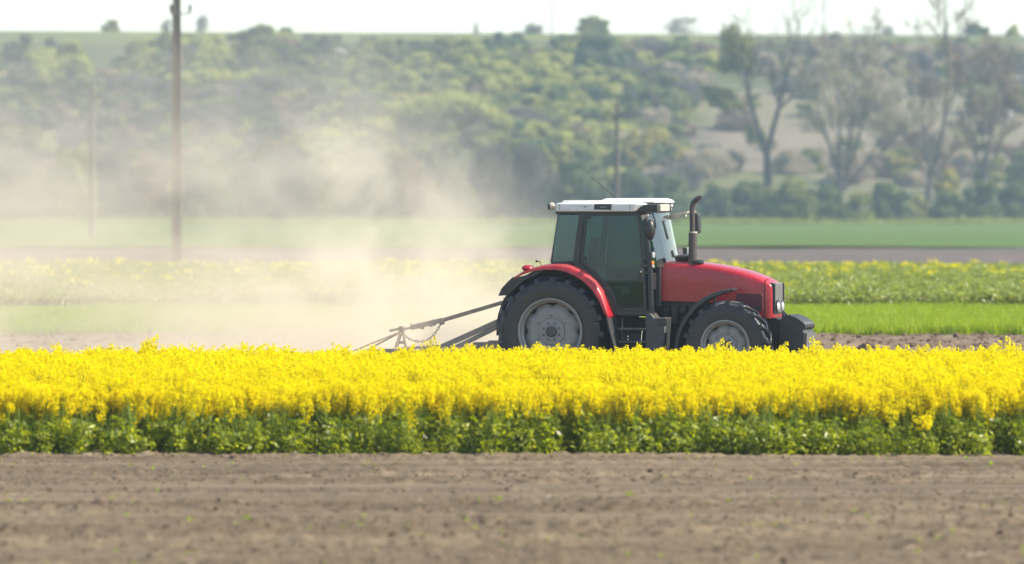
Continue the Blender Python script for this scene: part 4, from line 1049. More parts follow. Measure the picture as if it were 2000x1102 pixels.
for sx2 in (0.63, -0.26):
    m = MB(); m.loft([[(sx2 + r_ * math.cos(a), -0.05 + r_ * math.sin(a), zi + 0.06 + dz) for a in [2 * math.pi * k / 14 for k in range(14)]] for r_, dz in ((0.04, 0), (0.08, 0.02), (0.065, 0.13), (0.085, 0.17), (0.065, 0.29), (0.075, 0.33), (0.04, 0.38))])
    m.build('insulator', M['ceramic'], big)

def cross_pole(px, top, d, armpy, label, double=False):
    x = on_ray(px, d); h = zat(top, d)
    r = setp(empty('utility_pole', (x, d, 0.1)), label, 'utility pole', 'wooden power line poles across the green field')
    MB().tube([(0, 0, -0.3), (0, 0, h * 0.5), (0, 0, h - 0.1)], [0.23, 0.20, 0.155], 10).build('shaft', M['wood'], r)
    za = zat(armpy, d) - 0.1
    MB().bar((-0.95, -0.12, za), (0.95, -0.12, za), 0.10, 0.12).bar((-0.5, -0.1, za), (0, -0.1, za - 0.6), 0.04, 0.05).bar((0.5, -0.1, za), (0, -0.1, za - 0.6), 0.04, 0.05).build('crossarm', M['wood'], r)
    for sx3 in (-0.88, -0.55, 0.55, 0.88):
        MB().tube([(sx3, -0.12, za + 0.05), (sx3, -0.12, za + 0.18), (sx3, -0.12, za + 0.36)], [0.02, 0.06, 0.05], 8).build('insulator', M['ceramic'], r)
    MB().tube([(0, 0, h - 0.12), (0, 0, h + 0.05), (0, 0, h + 0.25)], [0.03, 0.06, 0.04], 8).build('insulator', M['ceramic'], r)
    return (x, d, za + 0.45)
pA = cross_pole(180, 162, 500, 190, 'slender pole with crossarm standing left of the thick concrete pole, veiled by dust')
pB = cross_pole(1205, 200, 500, 224, 'slender wooden pole with crossarm rising behind the cab roof of the tractor')

def wire(name, a, b, sag, label, r=0.012, n=24, group=None):
    a, b = Vector(a), Vector(b); pts = []
    for k in range(n + 1):
        t = k / n; p = a.lerp(b, t); p.z -= sag * 4 * t * (1 - t); pts.append(p)
    o = MB().tube(pts, r, 5).build(name, M['wire'], None)
    return setp(o, label, 'wire', group)
for k, sx3 in enumerate((-0.88, 0.88)):
    wire('power_line', (pA[0] + sx3, pA[1] - 0.12, pA[2]), (pB[0] + sx3, pB[1] - 0.12, pB[2]), 1.6, 'thin wire hanging between the two slender poles with crossarms', 0.011, group='wires between the slender poles')
wire('power_line', (xP - 0.26, dP - 0.05, zi + 0.38), (xP - 40, dP - 12, zi - 0.4), 0.8, 'thin wire running left from the thick concrete pole', 0.009)
wire('power_line', (xP + 0.63, dP - 0.05, zi + 0.38), (xP + 60, dP + 12, zi + 0.2), 1.1, 'thin wire running right from the thick concrete pole above the skyline', 0.007)

def mast(px, d, h, label, lean=0.0):
    x = on_ray(px, d); z0 = float(hill_z(x, d)) - 0.3
    r = setp(empty('mast', (x, d, z0)), label, 'mast')
    m = MB()
    for a in (0, 2.09, 4.19):
        m.tube([(0.28 * math.cos(a), 0.28 * math.sin(a), 0), (0.16 * math.cos(a) + lean, 0.16 * math.sin(a), h)], 0.05, 5)
    n = int(h / 0.7)
    for k in range(n):
        z = k * 0.7; f = 1 - 0.43 * z / h
        for a, b in ((0, 2.09), (2.09, 4.19), (4.19, 0)):
            m.tube([(0.28 * f * math.cos(a) + lean * z / h, 0.28 * f * math.sin(a), z), (0.28 * f * math.cos(b) + lean * z / h, 0.28 * f * math.sin(b), z + 0.7)], 0.03, 4)
    m.build('lattice', M['iron'], r); return r
mast(1077.5, 1175, 9.5, 'thin pale lattice mast on the skyline beside the crest tree')
mast(1608, 1150, 11.0, 'tall thin mast on the skyline above the bare fan shaped tree', 0.25)

# ------------------------------------------------------------------ trees and bushes
LM = {
    'blue': leafmat('leaf_deep_green', (0.06, 0.098, 0.045), (0.18, 0.215, 0.075), 0.42, 0.6, 0.3),
    'mid': leafmat('leaf_mid_green', (0.10, 0.135, 0.028), (0.27, 0.29, 0.07), 0.45, 0.55, 0.3),
    'lime': leafmat('leaf_pale_green', (0.22, 0.24, 0.05), (0.48, 0.48, 0.14), 0.5, 0.55, 0.3),
    'yellow': leafmat('leaf_yellow_green', (0.22, 0.20, 0.04), (0.44, 0.38, 0.09), 0.45, 0.55, 0.3),
    'white': leafmat('blossom', (0.38, 0.34, 0.31), (0.66, 0.62, 0.58), 0.3, 0.6, 0.2),
    'brown': leafmat('budding_twigs', (0.17, 0.12, 0.08), (0.34, 0.25, 0.17), 0.25, 0.8, 0.2),
    'grey': leafmat('grey_twigs', (0.10, 0.09, 0.075), (0.22, 0.20, 0.16), 0.2, 0.8, 0.2),
    'straw': leafmat('pale_twigs', (0.32, 0.27, 0.18), (0.52, 0.45, 0.32), 0.3, 0.8, 0.2),
    'olive': leafmat('leaf_olive', (0.15, 0.16, 0.045), (0.33, 0.33, 0.11), 0.5, 0.6, 0.3),
}
M['bark'] = surf('bark', (0.05, 0.042, 0.036), (0.10, 0.086, 0.072), 0.95, 3.0)

def lobes_points(g, lobes, dens, shell=0.55):
    """leaf positions and outward normals through a set of ellipsoid lobes, leaving hollows"""
    C = []; Nn = []
    for cx, cy_, cz, rx, ry, rz in lobes:
        n = int(dens * (rx * ry + ry * rz + rx * rz) / 3 * 12)
        d = rand_dirs(n, g); rad = shell + (1 - shell) * g.uniform(0, 1, n) ** 0.6
        wob = 0.75 + 0.5 * vnoise(d[:, 0] * 2.3 + cx + 9, d[:, 2] * 2.3 + d[:, 1] * 1.7 + cz + 9, 5)
        keep = vnoise(d[:, 0] * 4 + cx * 3 + 20, d[:, 2] * 4 + d[:, 1] * 3 + 20, 9) > 0.22
        p = d * (rad * wob)[:, None] * np.array([rx, ry, rz]) + np.array([cx, cy_, cz])
        C.append(p[keep]); Nn.append(d[keep])
    return np.concatenate(C), np.concatenate(Nn)

def crown_obj(name, g, lobes, dens, size, mat, parent, shell=0.55, twig=False):
    C, Nn = lobes_points(g, lobes, dens, shell)
    ok = C[:, 2] > 0.05; C, Nn = C[ok], Nn[ok]; n = len(C)
    nr = Nn * 0.6 + rand_dirs(n, g) * 0.8 + np.array([0, 0, 0.25]); nr /= np.linalg.norm(nr, axis=1, keepdims=True)
    if twig:
        d1 = Nn * 0.7 + np.array([0, 0, 0.7]) + rand_dirs(n, g) * 0.5; d1 /= np.linalg.norm(d1, axis=1, keepdims=True)
        d2 = np.cross(d1, rand_dirs(n, g)); d2 /= np.linalg.norm(d2, axis=1, keepdims=True) + 1e-9
        d1 = d1 * (size * g.uniform(1.2, 2.4, n))[:, None]; d2 = d2 * (size * g.uniform(0.10, 0.18, n))[:, None]
    else:
        d1, d2 = leaf_axes(nr, size * g.uniform(0.6, 1.2, n), size * g.uniform(0.45, 0.8, n), g)
    v, f = quads(C, d1, d2)
    base = np.clip(0.45 + 0.9 * (vnoise(C[:, 0] * 0.5 + 50, C[:, 2] * 0.5 + C[:, 1] * 0.4 + 50, 3) - 0.5) + g.normal(size=n) * 0.2, 0, 1)
    return mesh_np(name, v, f, 4, mat, parent, rnd=np.repeat(base, 4))

def branches(g, p, d, L, r, lev, maxlev, out, spread=0.55, up=0.25, wig=0.12):
    """grow one limb and its side limbs; out collects (points, radii, level)"""
    n = 4 if lev < 2 else 3; pts = [np.array(p, float)]; d = np.array(d, float); d /= np.linalg.norm(d)
    for k in range(n):
        d = d + g.normal(size=3) * wig + np.array([0, 0, up * 0.15]); d /= np.linalg.norm(d); pts.append(pts[-1] + d * L / n)
    out.append((pts, [r * (1 - 0.65 * k / n) for k in range(n + 1)], lev))
    if lev >= maxlev: return
    for k in range(g.integers(3, 6) if lev < 2 else g.integers(2, 5)):
        t = g.uniform(0.3, 1.0); q = t * n; i = min(int(q), n - 1); b = pts[i] + (pts[i + 1] - pts[i]) * (q - i)
        s = rand_dirs(1, g)[0]; s = s - d * s.dot(d); s /= np.linalg.norm(s) + 1e-9
        nd = d * (1 - spread * 0.5) + s * spread * g.uniform(0.6, 1.2) + np.array([0, 0, up])
        branches(g, b, nd, L * g.uniform(0.45, 0.72), r * (1 - 0.6 * t) * 0.62, lev + 1, maxlev, out, spread, up, wig)

def twig_mesh(g, out, name, mat, parent, minr=0.03, extra=None):
    """the thin limbs as flat-sided sticks plus fine twigs"""
    m = MB()
    for pts, rs, lev in out:
        m.tube(pts, [max(minr, r) for r in rs], 3, caps=False)
    me_v = np.array(m.v); f = np.array([q for q in m.f if len(q) == 4]).ravel()
    rnd = np.repeat(g.uniform(0, 1, len(me_v) // 3 + 1), 3)[:len(me_v)]
    if extra is not None:
        v2, f2, r2 = extra; f = np.concatenate([f, f2 + len(me_v)]); me_v = np.concatenate([me_v, v2]); rnd = np.concatenate([rnd, r2])
    return mesh_np(name, me_v, f, 4, mat, parent, rnd=rnd)

def fine_twigs(g, out, lev, per, L, w):
    """fine twig slivers along the outer limbs"""
    C = []; D = []
    for pts, rs, lv in out:
        if lv < lev: continue
        for k in range(per):
            t = g.uniform(0.2, 1.0) * (len(pts) - 1); i = min(int(t), len(pts) - 2)
            p = pts[i] + (pts[i + 1] - pts[i]) * (t - i); d = pts[i + 1] - pts[i]; d = d / np.linalg.norm(d)
            d = d * 0.7 + rand_dirs(1, g)[0] * 0.7 + np.array([0, 0, 0.3]); d /= np.linalg.norm(d)
            C.append(p + d * L * 0.5); D.append(d)
    C = np.array(C); D = np.array(D); n = len(C)
    s = np.cross(D, rand_dirs(n, g)); s /= np.linalg.norm(s, axis=1, keepdims=True) + 1e-9
    v, f = quads(C, D * (L * 0.5 * g.uniform(0.6, 1.3, n))[:, None], s * (w * g.uniform(0.7, 1.3, n))[:, None])
    return v, f, np.repeat(g.uniform(0, 1, n), 4)

def leaves_on(g, out, lev, per, spread, size):
    C = []
    for pts, rs, lv in out:
        if lv < lev: continue
        for k in range(per):
            t = g.uniform(0.3, 1.0) * (len(pts) - 1); i = min(int(t), len(pts) - 2)
            C.append(pts[i] + (pts[i + 1] - pts[i]) * (t - i) + g.normal(size=3) * spread)
    C = np.array(C); n = len(C)
    d1, d2 = leaf_axes(rand_dirs(n, g), size * g.uniform(0.6, 1.2, n), size * g.uniform(0.4, 0.8, n), g)
    v, f = quads(C, d1, d2); return v, f, np.repeat(g.uniform(0, 1, n), 4)

def bush_thing(name, loc, label, cat, seed, w, h, kind, group=None, nl=7, dens=26, size=0.34, twig=False, shell=0.4):
    nl = int(nl * 2.2)
    """a shrub or small tree: stems and a crown of leaf clumps"""
    g = np.random.default_rng(seed)
    r = setp(empty(name, loc, 0), label, cat, group)
    lob = []
    for k in range(nl):
        a = g.uniform(0, 6.28); q = g.uniform(0.0, 1.0) ** 0.6 * 0.80 * w / 2; zc = h * g.uniform(0.18, 0.90) * (1 - 0.45 * (q / (w / 2)) ** 2) if k else h * 0.80
        s = g.uniform(0.17, 0.36)
        lob.append((math.cos(a) * q if k else 0, math.sin(a) * q * 0.8, zc, w * s * 0.62, w * s * 0.55, h * s * 0.52))
    lob.append((0, 0, h * 0.25, w * 0.42, w * 0.36, h * 0.26))
    crown_obj('crown', g, lob, dens, size, LM[kind], r, shell, twig)
    m = MB()
    for k in range(4):
        a = g.uniform(0, 6.28); m.tube([(math.cos(a) * 0.15, math.sin(a) * 0.15, -0.5), (math.cos(a) * w * 0.10, math.sin(a) * w * 0.10, h * 0.35), (math.cos(a) * w * 0.22, math.sin(a) * w * 0.22, h * 0.7)], [h * 0.018 + .04, h * 0.012 + .03, 0.02], 5)
    m.build('trunk', M['bark'], r)
    return r

def px_m(w, d): return w * d / F

# --- the four tall trees at the right and the tree at the crest, grown from their main limbs
def limb_tree(name, label, cat, d, base, limbs, seed, twigmat, maxlev=3, foliage=(), fol_mat=None, group=None, tw=(10, 1.1, 0.05), r0=0.35, sub=0.42, spread=0.7, fsize=0.32, fdens=30, leafy=None):
    g = np.random.default_rng(seed)
    x0 = on_ray(base, d); z0 = float(hill_z(x0, d)) if d > 850 else 0.0
    r = setp(empty(name, (x0, d, z0)), label, cat, group)
    tr = MB(); out = []
    for pl, ra, rb, nsub in limbs:
        ya = g.normal(size=2) * 0.8
        pts = [np.array([on_ray(px, d) - x0, ya[0] * k / len(pl), zat(py, d) - z0]) for k, (px, py) in enumerate(pl)]
        n = len(pts); tr.tube([tuple(p) for p in pts], [1.35 * (ra + (rb - ra) * k / (n - 1)) for k in range(n)], 7)
        L = sum(np.linalg.norm(b - a) for a, b in zip(pts, pts[1:]))
        for k in range(nsub):
            t = g.uniform(0.25, 1.0) * (n - 1); i = min(int(t), n - 2); p = pts[i] + (pts[i + 1] - pts[i]) * (t - i)
            dd = pts[i + 1] - pts[i]; dd = dd / np.linalg.norm(dd); s = rand_dirs(1, g)[0]
            branches(g, p, dd + s * spread + np.array([0, 0, 0.2]), L * sub * g.uniform(0.5, 1.0), (ra + (rb - ra) * t / (n - 1)) * 0.5, 1, maxlev, out, 0.6, 0.22)
    tr.build('trunk', M['bark'], r)
    ex = fine_twigs(g, out, maxlev - 1, *tw)
    twig_mesh(g, out, 'branches', LM[twigmat], r, 0.045, ex)
    if foliage:
        lob = [(on_ray(px, d) - x0, g.normal() * 0.8, zat(py, d) - z0, px_m(rx, d), px_m(rx, d) * 0.8, px_m(ry, d)) for px, py, rx, ry in foliage]
        crown_obj('crown', g, lob, fdens, fsize, LM[fol_mat], r, 0.15)
    elif leafy:
        v, f, q = leaves_on(g, out, maxlev - 1, leafy[0], leafy[1], leafy[2]); mesh_np('crown', v, f, 4, LM[fol_mat], r, rnd=q)
    return r
DT = 832.0
limb_tree('tall_tree', 'forked tall tree with olive foliage on its left limb and bare right limb', 'tree', DT, 1500,
          [([(1500, 442), (1499, 345), (1497, 300)], 0.50, 0.36, 0), ([(1497, 303), (1481, 255), (1467, 200), (1455, 140), (1447, 90)], 0.32, 0.08, 9),
           ([(1497, 303), (1511, 245), (1524, 200), (1540, 130), (1556, 80), (1562, 40)], 0.32, 0.05, 9), ([(1524, 205), (1506, 150), (1498, 110)], 0.15, 0.04, 4), ([(1520, 215), (1560, 175), (1590, 140), (1600, 120)], 0.16, 0.04, 5),
           ([(1470, 205), (1430, 205), (1385, 190)], 0.12, 0.03, 4)],
          901, 'grey', 2, [(1440, 100, 34, 48), (1428, 72, 26, 26), (1462, 125, 20, 26), (1420, 128, 24, 20), (1412, 185, 34, 14), (1388, 176, 22, 10), (1430, 205, 30, 12), (1400, 203, 20, 9), (1466, 262, 14, 30), (1488, 272, 12, 22)], 'olive', tw=(5, 1.0, 0.045), fdens=12, fsize=0.34)
limb_tree('fan_tree', 'broad fan shaped pale bare tree between the forked tree and the brown trees', 'tree', DT - 4, 1640,
          [([(1645, 442), (1642, 372), (1636, 330)], 0.34, 0.26, 2), ([(1640, 350), (1618, 280), (1600, 220), (1590, 160)], 0.18, 0.05, 11), ([(1638, 335), (1640, 260), (1636, 190), (1630, 140)], 0.2, 0.05, 12),
           ([(1642, 365), (1668, 300), (1685, 240), (1700, 170), (1705, 140)], 0.2, 0.05, 13), ([(1644, 375), (1690, 320), (1725, 265), (1745, 215)], 0.16, 0.04, 12), ([(1650, 350), (1662, 260), (1668, 200), (1670, 150)], 0.16, 0.04, 10), ([(1690, 320), (1740, 280), (1765, 240)], 0.1, 0.03, 7)],
          902, 'straw', 3, tw=(4, 1.1, 0.05), sub=0.40, leafy=(2, 0.35, 0.15), fol_mat='straw')
limb_tree('tall_tree', 'tallest brown budding tree reaching above the skyline near the right edge', 'tree', DT - 2, 1813,
          [([(1814, 442), (1813, 372), (1817, 345)], 0.40, 0.32, 0), ([(1817, 348), (1808, 290), (1800, 230), (1798, 180)], 0.2, 0.05, 9), ([(1817, 346), (1834, 290), (1845, 230), (1850, 150), (1848, 80), (1845, 25), (1845, -8)], 0.27, 0.05, 20),
           ([(1816, 352), (1795, 315), (1780, 285)], 0.13, 0.04, 4), ([(1845, 235), (1866, 180), (1872, 130)], 0.12, 0.04, 7), ([(1819, 350), (1850, 310), (1868, 285)], 0.12, 0.04, 5)],
          903, 'brown', 3, tw=(2, 1.0, 0.05), sub=0.28, leafy=(1, 0.3, 0.15), fol_mat='brown')
limb_tree('fan_tree', 'brown bare tree with spreading upright limbs, last before the right edge', 'tree', DT + 4, 1925,
          [([(1930, 442), (1926, 380), (1924, 350)], 0.34, 0.25, 0), ([(1924, 355), (1905, 300), (1893, 240), (1890, 180)], 0.16, 0.04, 10), ([(1924, 352), (1932, 270), (1942, 210), (1950, 150)], 0.2, 0.05, 13), ([(1926, 350), (1950, 290), (1966, 230), (1972, 180)], 0.15, 0.04, 10), ([(1924, 350), (1920, 270), (1918, 200), (1915, 150)], 0.15, 0.04, 10), ([(1936, 240), (1960, 210), (1985, 195)], 0.08, 0.03, 5)],
          904, 'brown', 3, tw=(2, 1.0, 0.05), sub=0.34, leafy=(1, 0.3, 0.15), fol_mat='brown')

# --- trees standing on the skyline
def skyline(px, w, h, label, kind, seed, twig=False, cat='tree', name='skyline_tree', dens=24, d=1160, size=0.34):
    x = on_ray(px, d); z = float(hill_z(x, d)); bush_thing(name, (x, d, z - 0.3), label, cat, seed, px_m(w, d), px_m(h, d), kind, None, 6, dens, size, twig, 0.35)
skyline(216, 42, 28, 'small round green tree alone on the skyline left of the thick concrete pole', 'olive', 911)
skyline(325, 28, 28, 'small thin bare tree on the skyline touching the thick concrete pole', 'grey', 912, True, dens=9)
skyline(395, 34, 40, 'faint bare tree on the skyline just right of the thick concrete pole', 'grey', 913, True, dens=6)
skyline(930, 18, 30, 'faint thin bare sapling on the skyline above the middle of the slope', 'grey', 914, True, dens=4)
skyline(1040, 46, 26, 'small ragged bare tree on the skyline left of the thin lattice mast', 'grey', 915, True, dens=9)
skyline(1158, 66, 42, 'dark green tree clump on the skyline right of the thin lattice mast', 'mid', 916, dens=16)
skyline(1335, 80, 44, 'wide faint bare tree on the skyline left of the forked olive tree', 'grey', 917, True, dens=3)
skyline(1735, 40, 24, 'faint low bare tree on the skyline above the fan shaped pale tree', 'grey', 918, True, dens=5)
skyline(1905, 60, 30, 'dark green bush on the skyline right of the tallest brown tree', 'blue', 919, cat='bush', name='skyline_bush')
skyline(1980, 30, 30, 'small pale green round tree on the skyline in the right corner', 'lime', 920)

# --- bushes on the slope that can be told apart
def slope(px, py, w, h, label, kind, seed, name='bush', cat='bush', twig=False, dens=24, nl=8, size=0.36, group=None):
    x, d, z = hill_hit(px, py); return bush_thing(name, (x, d, z - 0.4), label, cat, seed, px_m(w, d), px_m(h, d), kind, group, nl, dens, size, twig)
slope(860, 300, 210, 128, 'big rounded pale green bush mound in the middle of the slope', 'lime', 931, nl=20, dens=24)
slope(960, 298, 110, 98, 'pale green bush at the right end of the big rounded mound', 'lime', 932)
slope(745, 292, 100, 72, 'pale green bush at the left end of the big rounded mound', 'lime', 933)
slope(640, 292, 90, 48, 'low yellow green bush running left from the big rounded mound', 'lime', 934)
slope(560, 300, 110, 40, 'low hazy green bush at the foot of the bare earth bank', 'mid', 935)
slope(655, 268, 56, 36, 'white blossoming bush left of the big rounded pale green mound', 'white', 936, 'blossom_bush')
slope(580, 268, 30, 20, 'little white blossoming bush above the low hazy green bush', 'white', 946, 'blossom_bush')
slope(650, 108, 60, 20, 'pale white blossoming bush high on the slope under the crest', 'white', 937, 'blossom_bush')
slope(695, 110, 40, 18, 'second pale blossoming bush high on the slope, touching its larger neighbour', 'white', 938, 'blossom_bush')
slope(880, 160, 60, 66, 'tall green thicket above the big rounded mound', 'mid', 939)
slope(930, 130, 66, 50, 'bright green bush just under the crest above the tall thicket', 'lime', 940)
slope(1170, 150, 120, 92, 'large dark green tree below the skyline clump right of the thin mast', 'blue', 941, 'tree', 'tree', nl=12)
slope(500, 110, 120, 62, 'green tree group rising to the crest right of the thick concrete pole', 'mid', 942, 'tree', 'tree', nl=12)
slope(410, 200, 100, 66, 'yellow green bush group directly right of the thick concrete pole', 'lime', 943, nl=10)
slope(1280, 320, 110, 74, 'golden yellow bush behind the pole above the cab roof', 'yellow', 944, nl=10, name='golden_bush')
slope(1240, 330, 60, 92, 'tall golden leaved tree right behind the pole above the cab roof', 'yellow', 945, 'golden_tree', 'tree', nl=7, dens=14)
slope(1335, 345, 70, 60, 'yellow bush at the foot of the bare earth bank left of the forked tree', 'yellow', 947, 'golden_bush')
slope(1755, 350, 70, 60, 'bright yellow bush showing below the fan shaped pale tree', 'yellow', 948, 'golden_bush')
slope(1850, 395, 60, 70, 'yellow green bush showing under the tallest brown tree', 'yellow', 949, 'golden_bush')
slope(1965, 245, 40, 34, 'white blossoming bush behind the last brown tree at the right', 'white', 950, 'blossom_bush')
slope(1985, 170, 34, 24, 'white blossoming bush high on the slope at the right edge', 'white', 951, 'blossom_bush')
slope(1990, 400, 70, 110, 'dark green tree cut by the right edge of the picture', 'blue', 952, 'tree', 'tree')

# --- hedge along the foot of the slope
def hedge_bush(px, w, h, label, kind, seed, d, twig=False, group=None, cat='bush', name='hedge_bush', dens=24, size=0.32):
    x = on_ray(px, d); return bush_thing(name, (x, d, -0.05), label, cat, seed, px_m(w, d), px_m(h, d), kind, group, 8, dens, size, twig, 0.5)
hh = [(1120, 110, 130, 'blue', 'dark thicket in the hedge directly left of the pole above the cab roof'), (1160, 90, 92, 'blue', 'low dark hedge bush left of the cab antenna'),
      (1235, 110, 120, 'blue', 'dark hedge bush rising behind the cab roof of the tractor'), (1320, 110, 100, 'blue', 'dark hedge bush behind the exhaust pipe of the tractor'), (1390, 90, 94, 'blue', 'dark blue green hedge bush right of the exhaust pipe'),
      (1455, 90, 92, 'blue', 'dark hedge bush left of the forked tree trunk'), (1545, 110, 106, 'mid', 'bright green hedge bush right of the forked tree trunk'), (1500, 70, 76, 'mid', 'green hedge bush in front of the forked tree trunk'),
      (1610, 90, 84, 'blue', 'dark hedge bush in front of the fan shaped pale tree'), (1675, 80, 66, 'mid', 'light green low hedge bush under the fan shaped pale tree'), (1735, 100, 84, 'blue', 'wide dark hedge bush between the fan shaped and the tallest tree'),
      (1790, 80, 62, 'olive', 'olive hedge bush in front of the tallest brown tree trunk'), (1850, 90, 70, 'blue', 'dark hedge bush right of the tallest brown tree trunk'), (1920, 90, 92, 'blue', 'tall dark hedge bush in front of the last brown tree'), (1985, 80, 84, 'blue', 'dark hedge bush in the right corner of the green field')]
for k, (px, w, h, kd, lab) in enumerate(hh):
    hedge_bush(px, w, h, lab, kd, 960 + k, 815 + (k % 3) * 5, group='bushes of the hedge at the foot of the slope')
# grey half bare trees at the foot of the slope on the left
gt = [(40, 120, 150, 'grey tree by the left edge, deep in the dust'), (130, 130, 160, 'grey tree left of the slender dusty pole'), (225, 120, 150, 'grey tree right of the slender dusty pole'), (300, 120, 140, 'dusty grey tree just left of the thick concrete pole'),
      (400, 130, 150, 'dusty grey tree just right of the thick concrete pole'), (480, 110, 140, 'brownish grey tree second from the thick concrete pole'), (560, 130, 150, 'grey tree below the low hazy green bush'), (640, 120, 150, 'grey tree below the white blossoming bush'),
      (720, 120, 150, 'grey tree below the left end of the pale mound'), (800, 110, 140, 'brown grey tree below the big pale mound'), (880, 120, 170, 'tall grey tree in front of the big pale mound'), (950, 120, 165, 'dark grey tree below the right end of the pale mound'), (1030, 130, 160, 'tall bare grey tree left of the dark thicket in the hedge'), (1090, 100, 170, 'tall bare brown tree between the grey tree and the dark thicket')]
for k, (px, w, h, lab) in enumerate(gt):
    kd = ('grey', 'olive', 'grey', 'brown', 'blue', 'grey')[k % 6]
    hedge_bush(px, w, h, lab, kd, 980 + k, 826 + (k % 4) * 6, twig=(kd in ('grey', 'brown')), group='half bare trees along the foot of the slope', cat='tree', name='hedge_tree', dens=20, size=0.36)

# --- the rest of the slope's scrub reads as one mass
def scrub_proto(seed, w, h, kind, nl=16, dens=22, size=0.36, twig=False):
    g = np.random.default_rng(seed); lob = []
    for k in range(nl):
        a = g.uniform(0, 6.28); q = g.uniform(0.0, 1.0) ** 0.6 * 0.80 * w / 2; zc = h * g.uniform(0.15, 0.92) * (1 - 0.45 * (q / (w / 2)) ** 2); s = g.uniform(0.17, 0.36)
        lob.append((math.cos(a) * q, math.sin(a) * q * 0.8, zc, w * s * 0.62, w * s * 0.55, h * s * 0.52))
    lob.append((0, 0, h * 0.22, w * 0.42, w * 0.36, h * 0.24))
    o = crown_obj('scrub', g, lob, dens, size, LM[kind], None, 0.5, twig); COL.objects.unlink(o); return o
kinds = ['blue', 'blue', 'mid', 'mid', 'lime', 'lime', 'olive', 'grey', 'brown', 'straw']
sp_ = [scrub_proto(1000 + k, 7.0, 5.0, kd, twig=(kd in ('grey', 'brown', 'straw'))) for k, kd in enumerate(kinds)]
g = np.random.default_rng(77)
SP = []; SI = []; SS = []
for _ in range(8500):
    d = g.uniform(872, 1135); px = g.uniform(-500, 2500); x = on_ray(px, d); z = float(hill_z(x, d)); py = HOR - (z - EYE) * F / d
    nz_ = float(fbm(np.array([x * 0.045 + 40]), np.array([d * 0.035]), 3, 83)[0])
    # where the photograph shows thicket and where open grass
    if 320 < px < 1230 and py < 215: pr = 0.75
    elif 600 < px < 1250 and py < 330: pr = 0.66
    elif px <= 330: pr = 0.26
    elif px >= 1230 and py < 150 and py > 92: pr = 0.60
    elif px > 1380 and py > 120: pr = 0.09
    elif px >= 1230: pr = 0.34
    else: pr = 0.35
    if HOR - (z + 3.4 - EYE) * F / d < (60 if 330 < px < 1230 else 74): continue
    if 190 < px < 610 and 190 < py < 300: pr = 0.45
    if 1340 < px < 1560 and 215 < py < 330: pr = 0.04
    if py < 84 and not 330 < px < 1230: pr *= 0.25
    if px > 1080 and d < 915: continue
    if g.uniform() > pr * (0.25 + 1.5 * nz_): continue
    n2 = float(vnoise(np.array([x * 0.06 + 9]), np.array([d * 0.05 + 3]), 17)[0])
    big = float(fbm(np.array([x * 0.035 + 70]), np.array([d * 0.022 + 5]), 2, 29)[0])
    if px < 640 and 190 < py < 420: k = g.choice([7, 8, 7, 6, 0, 2])
    elif px > 1380 and 120 < py < 400: k = g.choice([9, 8, 8, 7, 9, 6, 2])
    elif px > 1230 and 150 < py: k = g.choice([7, 8, 9, 2, 6, 0])
    elif big > 0.56 and g.uniform() < 0.75: k = g.choice([2, 4, 5, 4])
    elif big < 0.44 and g.uniform() < 0.7: k = g.choice([0, 1, 1, 6])
    elif 320 < px < 1230: k = g.choice(9, p=[.15, .15, .14, .13, .12, .11, .08, .06, .06])
    elif px <= 330: k = g.choice(9, p=[.05, .05, .15, .15, .2, .2, .1, .05, .05])
    else: k = g.choice(9, p=[.14, .14, .10, .08, .06, .06, .08, .17, .17])
    SP.append((x, d, z - 0.5)); SI.append(int(k)); SS.append(g.uniform(0.40, 0.95) * (0.8 + 0.5 * n2))
scatter('hillside_scrub', np.array(SP), g.uniform(0, 6.28, len(SP)), np.array(SS), np.array(SI), sp_, 'dense green and grey scrub covering the hazy slope', 'scrub')

# rough grass at the foot of the hedge
xg, yg = g.uniform(-100, 100, 2600), 803 + 14 * g.uniform(0, 1, 2600)
scatter('verge_grass', np.stack([xg, yg, xg * 0 - 0.05], -1), g.uniform(0, 6.28, 2600), 1.2 + 1.2 * fbm(xg * 0.1, yg * 0.2, 2, 87), g.integers(0, 2, 2600), [crop_clump(1200 + k, 0.5, 40, 0) for k in range(2)],
        'rough pale grass verge between the green field and the hedge', 'grass')

# ------------------------------------------------------------------ air: distance haze and the tractor's dust
def box_obj(name, lo, hi, mat):
    m = MB().box([(a + b) / 2 for a, b in zip(lo, hi)], [b - a for a, b in zip(lo, hi)])
    return m.build(name, mat, None, smooth=False)
hm = bpy.data.materials.new('haze'); hm.use_nodes = True; nt = hm.node_tree; nt.nodes.remove(nt.nodes['Principled BSDF'])
pv = N(nt, 'ShaderNodeVolumePrincipled'); pv.inputs['Color'].default_value = (0.68, 0.84, 1.0, 1); pv.inputs['Density'].default_value = 0.00024; pv.inputs['Anisotropy'].default_value = 0.25
nt.links.new(pv.outputs[0], nt.nodes['Material Output'].inputs['Volume'])
setp(box_obj('haze', (-2010, -1510, -1.5), (2010, 3010, 75), hm), 'pale blue haze over the far slope', 'haze', kind='stuff')

